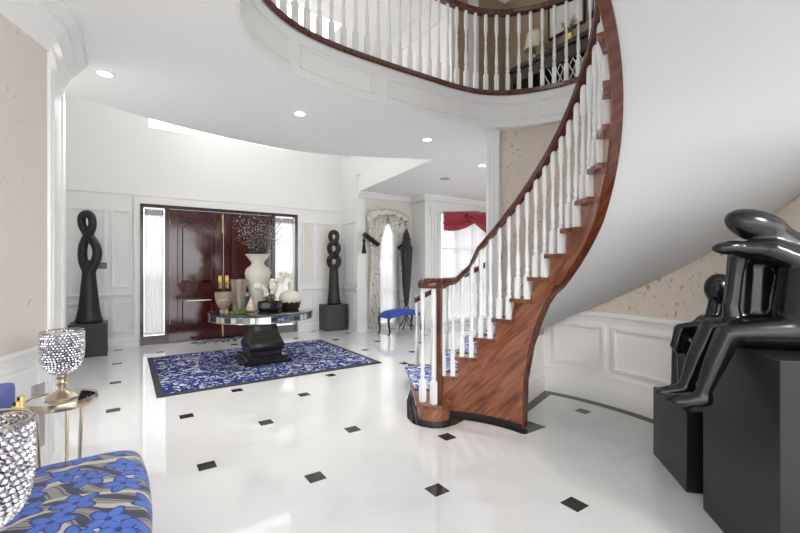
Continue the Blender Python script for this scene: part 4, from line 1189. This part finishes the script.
obj('crossed_stand', bm, M['darkwood'], um, True)

# blue bench
bn = empty('upholstered_bench', (4.87, 7.18, .002)); tag(bn, 'small bench with domed royal blue seat and dark curved legs below the alcove window', 'bench')
bm = NB(); nx, ny = 24, 12; W2, D2 = .445, .23; rows = []
for j in range(ny+1):
    v = -1+2*j/ny; rows.append([bm.verts.new((W2*(-1+2*i/nx), D2*v, .36+.06*(1-(-1+2*i/nx)**2)+.10*((1-abs(-1+2*i/nx)**6)*(1-abs(v)**4))**.5)) for i in range(nx+1)])
low = [[bm.verts.new((v.co.x, v.co.y, .35+.05*(1-(v.co.x/W2)**2))) for v in r_] for r_ in rows]
for G in (rows, low):
    for A_, B_ in zip(G, G[1:]):
        for i in range(nx): bm.faces.new((A_[i], A_[i+1], B_[i+1], B_[i]))
for j in range(ny):
    for i in (0, nx): bm.faces.new((rows[j][i], rows[j+1][i], low[j+1][i], low[j][i]))
for i in range(nx):
    for j in (0, ny): bm.faces.new((rows[j][i], rows[j][i+1], low[j][i+1], low[j][i]))
obj('seat', bm, M['bluevelvet'], bn, True)
for sx in (-1, 1):
    for sy in (-1, 1):
        bm = NB(); pts = catmull([(sx*.39, sy*.18, .38), (sx*.43, sy*.19, .30), (sx*.405, sy*.19, .14), (sx*.415, sy*.20, .03), (sx*.45, sy*.20, .012)], 5)
        tube(bm, pts, [.032-.02*i/(len(pts)-1) for i in range(len(pts))], 8); obj('leg', bm, M['darkwood'], bn, True)

# red swag on the far right window
rs = empty('red_swag_curtain', (6.95, 7.3, 0)); tag(rs, 'deep red swagged valance over white sheers, on the far window right of the alcove', 'curtain')
def robj(name, bm, mat):
    bmesh.ops.translate(bm, verts=bm.verts, vec=-Vector(rs.location)); return obj(name, bm, mat, rs, True)
bm = NB(); n = 30
def swag(x0, x1, zt0, zt1, zb0, zmid, zb1, y):
    rows = []
    for j in range(9):
        g = j/8; r_ = []
        for i in range(n+1):
            f_ = i/n; zt = zt0+(zt1-zt0)*f_; zb = (1-f_)**2*zb0+2*f_*(1-f_)*zmid+f_*f_*zb1
            r_.append(bm.verts.new((x0+(x1-x0)*f_, y-.05*abs(math.sin(j*1.25))-.02, zt+(zb-zt)*g)))
        rows.append(r_)
    for A_, B_ in zip(rows, rows[1:]):
        for i in range(n): bm.faces.new((A_[i], A_[i+1], B_[i+1], B_[i]))
swag(6.14, 7.30, 2.70, 2.80, 2.27, 2.20, 2.60, 7.32); swag(6.85, 7.85, 2.74, 2.80, 2.58, 2.36, 2.02, 7.28)
robj('swag', bm, M['red'])
bm = NB(); pleat(bm, [(6.16, 2.68), (6.16, .05)], [(7.74, 2.68), (7.74, .05)], 7.345, .012, 26, 130); robj('sheer', bm, M['sheer'])

# ------------------------------------------------------------------ near left: two small tables with crystal bowls, and the armchair
def side_table(x, y, label):
    t = empty('side_table', (x, y, .0005)); tag(t, label, 'table', 'small mirrored side tables by the angled wall')
    bm = NB(); lathe(bm, [(0, .682), (.149, .682), (.149, .6985), (0, .6985)], seg=40); obj('mirror_top', bm, M['mirror'], t, True)
    bm = NB(); lathe(bm, [(.147, .665), (.157, .665), (.160, .68), (.157, .703), (.149, .703), (.149, .665)], seg=40); obj('rim', bm, M['champagne'], t, True)
    for k in range(3):
        a = R(84+120*k); bm = NB()
        tube(bm, [(.112*math.cos(a), .112*math.sin(a), .672), (.098*math.cos(a), .098*math.sin(a), .35), (.105*math.cos(a), .105*math.sin(a), .0)], .009, 8); obj('leg', bm, M['champagne'], t, True)
    bm = NB(); tube(bm, [(.102*math.cos(2*PI*i/24), .102*math.sin(2*PI*i/24), .10) for i in range(24)], .006, 6, closed=True); obj('stretcher', bm, M['champagne'], t, True)
    return t
def crystal(x, y, z, label):
    t = empty('crystal_bowl', (x, y, z)); tag(t, label, 'candle holder', 'beaded crystal bowls')
    bm = NB(); lathe(bm, [(0, 0), (.070, 0), (.074, .008), (.055, .022), (.025, .04), (.016, .055), (.018, .065), (.03, .075), (.018, .085), (.016, .10), (.03, .108), (.02, .118), (.02, .125), (.045, .135), (0, .14)], seg=28); obj('stem_foot', bm, M['champagne'], t, True)
    prof = [(.03, .135), (.05, .145), (.072, .165), (.086, .195), (.092, .23), (.094, .265), (.094, .30), (.094, .33), (.094, .36)]
    bm = NB(); lathe(bm, [(r-.009, zz+.004) for r, zz in prof]+[(r-.012, zz+.004) for r, zz in prof[::-1]], seg=32, cap=False); obj('inner_glass', bm, M['glass'], t, True)
    bm = NB(); lathe(bm, [(0, .155), (.045, .155), (.047, .16), (.047, .285), (.044, .29), (0, .288)], seg=24); obj('candle', bm, M['votive'], t, True, 'plum candle inside')
    bm = NB(); n = 0
    # rows of beads following the bowl
    s_ = 0; ring = []
    P_ = catmull([(r, 0, z_) for r, z_ in prof], 6); acc = 0; nxt = 0
    for a_, b_ in zip(P_, P_[1:]):
        d = (b_-a_).length
        while acc+d >= nxt:
            f_ = (nxt-acc)/d; q = a_.lerp(b_, f_); ring.append((q.x, q.z)); nxt += .0135
        acc += d
    for j, (r, z_) in enumerate(ring):
        cnt = max(14, int(2*PI*r/.0148))
        for i in range(cnt):
            a = 2*PI*(i+.5*(j % 2))/cnt
            ret = bmesh.ops.create_icosphere(bm, subdivisions=1, radius=.0076, matrix=Matrix.Translation((r*math.cos(a), r*math.sin(a), z_)) @ Matrix.Rotation(random.uniform(0, 3), 4, 'Z'))
    obj('crystal_beads', bm, M['crystal'], t, kind='stuff')
    bm = NB(); tube(bm, [(.094*math.cos(2*PI*i/40), .094*math.sin(2*PI*i/40), .366) for i in range(40)], .004, 6, closed=True); obj('rim', bm, M['chrome'], t, True)
    return t
side_table(-.288, 2.89, 'small round mirror-topped side table with champagne metal legs, beyond the blue floral armchair')
crystal(-.288, 2.89, .7000, 'beaded crystal bowl on champagne foot, standing on the mirrored side table beyond the armchair')
side_table(-.270, 1.243, 'small round mirror-topped side table at the left edge, below the nearest crystal bowl').scale = (1, 1, 1.016)
crystal(-.270, 1.243, .7117, 'nearest beaded crystal bowl, cut by the left edge in front of the blue floral seat')

ch = empty('armchair', (-.23, 2.10, .001)); tag(ch, 'low armchair with blue flower and grey scroll printed seat between the two side tables', 'chair')
bm = NB(); nx, ny = 20, 28; rows = []
def sup(v, p): return (abs(v)**p)
def seat_pt(u, v):
    # u depth (-1 back .. 1 front), v width
    x = .05+.275*u-(.03*v*v if u > 0 else 0)*u; y = .475*v
    z = .40+.115*((1-sup(u, 5))*(1-sup(v, 5)))**.45
    return x, y, z
for i in range(nx+1):
    u = math.sin(PI/2*(-1+2*i/nx)); r_ = []
    for j in range(ny+1):
        v = math.sin(PI/2*(-1+2*j/ny)); r_.append(bm.verts.new(seat_pt(u, v)))
    rows.append(r_)
for A_, B_ in zip(rows, rows[1:]):
    for j in range(ny): bm.faces.new((A_[j], A_[j+1], B_[j+1], B_[j]))
peri = [rows[0][j] for j in range(ny)]+[rows[i][ny] for i in range(nx)]+[rows[nx][j] for j in range(ny, 0, -1)]+[rows[i][0] for i in range(nx, 0, -1)]
lowr = [bm.verts.new((v.co.x*.985, v.co.y*.985, .27)) for v in peri]; m_ = len(peri)
for i in range(m_): bm.faces.new((peri[i], peri[(i+1) % m_], lowr[(i+1) % m_], lowr[i]))
bm.faces.new(lowr); obj('seat', bm, M['fabric'], ch, True)
bm = NB(); box(bm, -.26, -.185, -.46, .435, .60, .895, bev=.025); obj('backrest', bm, M['bluevelvet'], ch, True, 'plain royal blue backrest')
for y in (.13, .21, .29, .37):
    bm = NB(); tube(bm, [(-.165, y+.012, .42), (-.16, y, .66), (-.16, y-.004, .835)], [.008, .010, .013], 8); obj('back_rod', bm, M['brass'], ch, True)
bm = NB(); box(bm, -.26, .29, -.45, .45, .20, .269); obj('seat_rail', bm, M['darkwood'], ch)
for x in (-.24, .27):
    for y in (-.42, .42):
        bm = NB(); tube(bm, [(x, y, .20), (x, y, 0)], [.025, .015], 8); obj('leg', bm, M['darkwood'], ch)
for y in (-.44, .38):
    bm = NB(); tube(bm, [(-.262, y, .25), (-.262, y, .62)], .016, 8); obj('back_post', bm, M['darkwood'], ch)

# ------------------------------------------------------------------ ceiling lamps
cans = [(-.144, 4.266, 'leftmost recessed ceiling light of the row under the gallery'), (1.551, 4.211, 'middle recessed ceiling light of the row under the gallery'), (3.227, 4.155, 'right recessed ceiling light of the row, near the stair pilaster'), (4.80, 4.72, 'recessed ceiling light over the right hall, beside the stair pilaster')]
for i, (x, y, lab) in enumerate(cans):
    e = empty('recessed_light', (x, y, ZC-.0005)); tag(e, lab, 'light', 'recessed ceiling lights')
    bm = NB(); lathe(bm, [(.055, -.0035), (.058, -.008), (.078, -.006), (.08, 0)], seg=28, cap=False); obj('trim_ring', bm, M['can'], e, True)
    bm = NB(); lathe(bm, [(0, -.003), (.054, -.003), (.054, -.0005), (0, -.0005)], seg=24); obj('bulb_lens', bm, M['lamp_on'], e)
    ld = bpy.data.lights.new('can_light', 'SPOT'); ld.energy = 45; ld.spot_size = R(110); ld.spot_blend = .8; ld.shadow_soft_size = .05; ld.color = (1, .97, .93)
    lo = bpy.data.objects.new('can_light', ld); COL.objects.link(lo); lo.location = (x, y, ZC-.02)
bm = NB(); lathe(bm, [(0, -.012), (.06, -.015), (.085, -.012), (.09, -.002), (.10, 0), (0, 0)], seg=28); o = obj('ceiling_vent', bm, M['vent']); o.location = (4.936, 5.808, ZC-.0005); tag(o, 'round grey vent disc on the ceiling of the right hall', 'vent')

# ------------------------------------------------------------------ light and camera
sc = bpy.context.scene
w = bpy.data.worlds.new('sky'); sc.world = w; w.use_nodes = True
bg = w.node_tree.nodes['Background']; bg.inputs[1].default_value = 1.75
wt = w.node_tree; wtc = wt.nodes.new('ShaderNodeTexCoord'); wsx = wt.nodes.new('ShaderNodeSeparateXYZ'); wr = wt.nodes.new('ShaderNodeValToRGB'); wm = wt.nodes.new('ShaderNodeMapRange')
wt.links.new(wtc.outputs['Generated'], wsx.inputs[0]); wt.links.new(wsx.outputs[2], wm.inputs[0]); wm.inputs[1].default_value = -1; wm.inputs[2].default_value = 1
wr.color_ramp.elements[0].position = .485; wr.color_ramp.elements[0].color = (.48, .48, .47, 1)      # paved ground outside
wr.color_ramp.elements[1].position = .50; wr.color_ramp.elements[1].color = (.97, .98, 1, 1)          # bright overcast sky
wt.links.new(wm.outputs[0], wr.inputs[0]); wt.links.new(wr.outputs[0], bg.inputs[0])
for nm, lx, ly, lz, en_ in (('stairwell_fill', 1.8, 2.3, 4.6, 5), ('foyer_fill', 1.7, 6.9, 4.4, 20)):  # unseen fill lamps added to brighten the stairwell and foyer, no fixtures
    pd = bpy.data.lights.new(nm, 'POINT'); pd.energy = en_; pd.shadow_soft_size = .35; pd.color = (1, .96, .90)
    po = bpy.data.objects.new(nm, pd); COL.objects.link(po); po.location = (lx, ly, lz)
gd = bpy.data.lights.new('under_stair_fill', 'SPOT'); gd.energy = 130; gd.spot_size = R(62); gd.spot_blend = 1; gd.shadow_soft_size = .3; gd.color = (1, .95, .88)  # unseen spot added to brighten the area below the stair
go = bpy.data.objects.new('under_stair_fill', gd); COL.objects.link(go); go.location = (2.0, -1.3, 2.9)
go.rotation_euler = (Vector((3.75, 2.2, .45))-Vector((2.0, -1.3, 2.9))).to_track_quat('-Z', 'Y').to_euler()
sd = bpy.data.lights.new('sun', 'SUN'); sd.energy = 3.0; sd.angle = R(1.5); sd.color = (1, .96, .9)
so = bpy.data.objects.new('sun', sd); COL.objects.link(so)
so.rotation_euler = Vector((.14, -.72, -.68)).to_track_quat('-Z', 'Y').to_euler()
cd = bpy.data.cameras.new('camera'); cd.sensor_width = 36; cd.lens = 406.5/800*36; cd.clip_start = .02
co = bpy.data.objects.new('camera', cd); COL.objects.link(co); co.location = (0, 0, H); co.rotation_euler = (R(90), 0, -YAW)
sc.camera = co
sc.view_settings.view_transform = 'Standard'; sc.view_settings.look = 'None'; sc.view_settings.gamma = 1; sc.view_settings.use_curve_mapping = False
sc.view_settings.exposure = 1.17
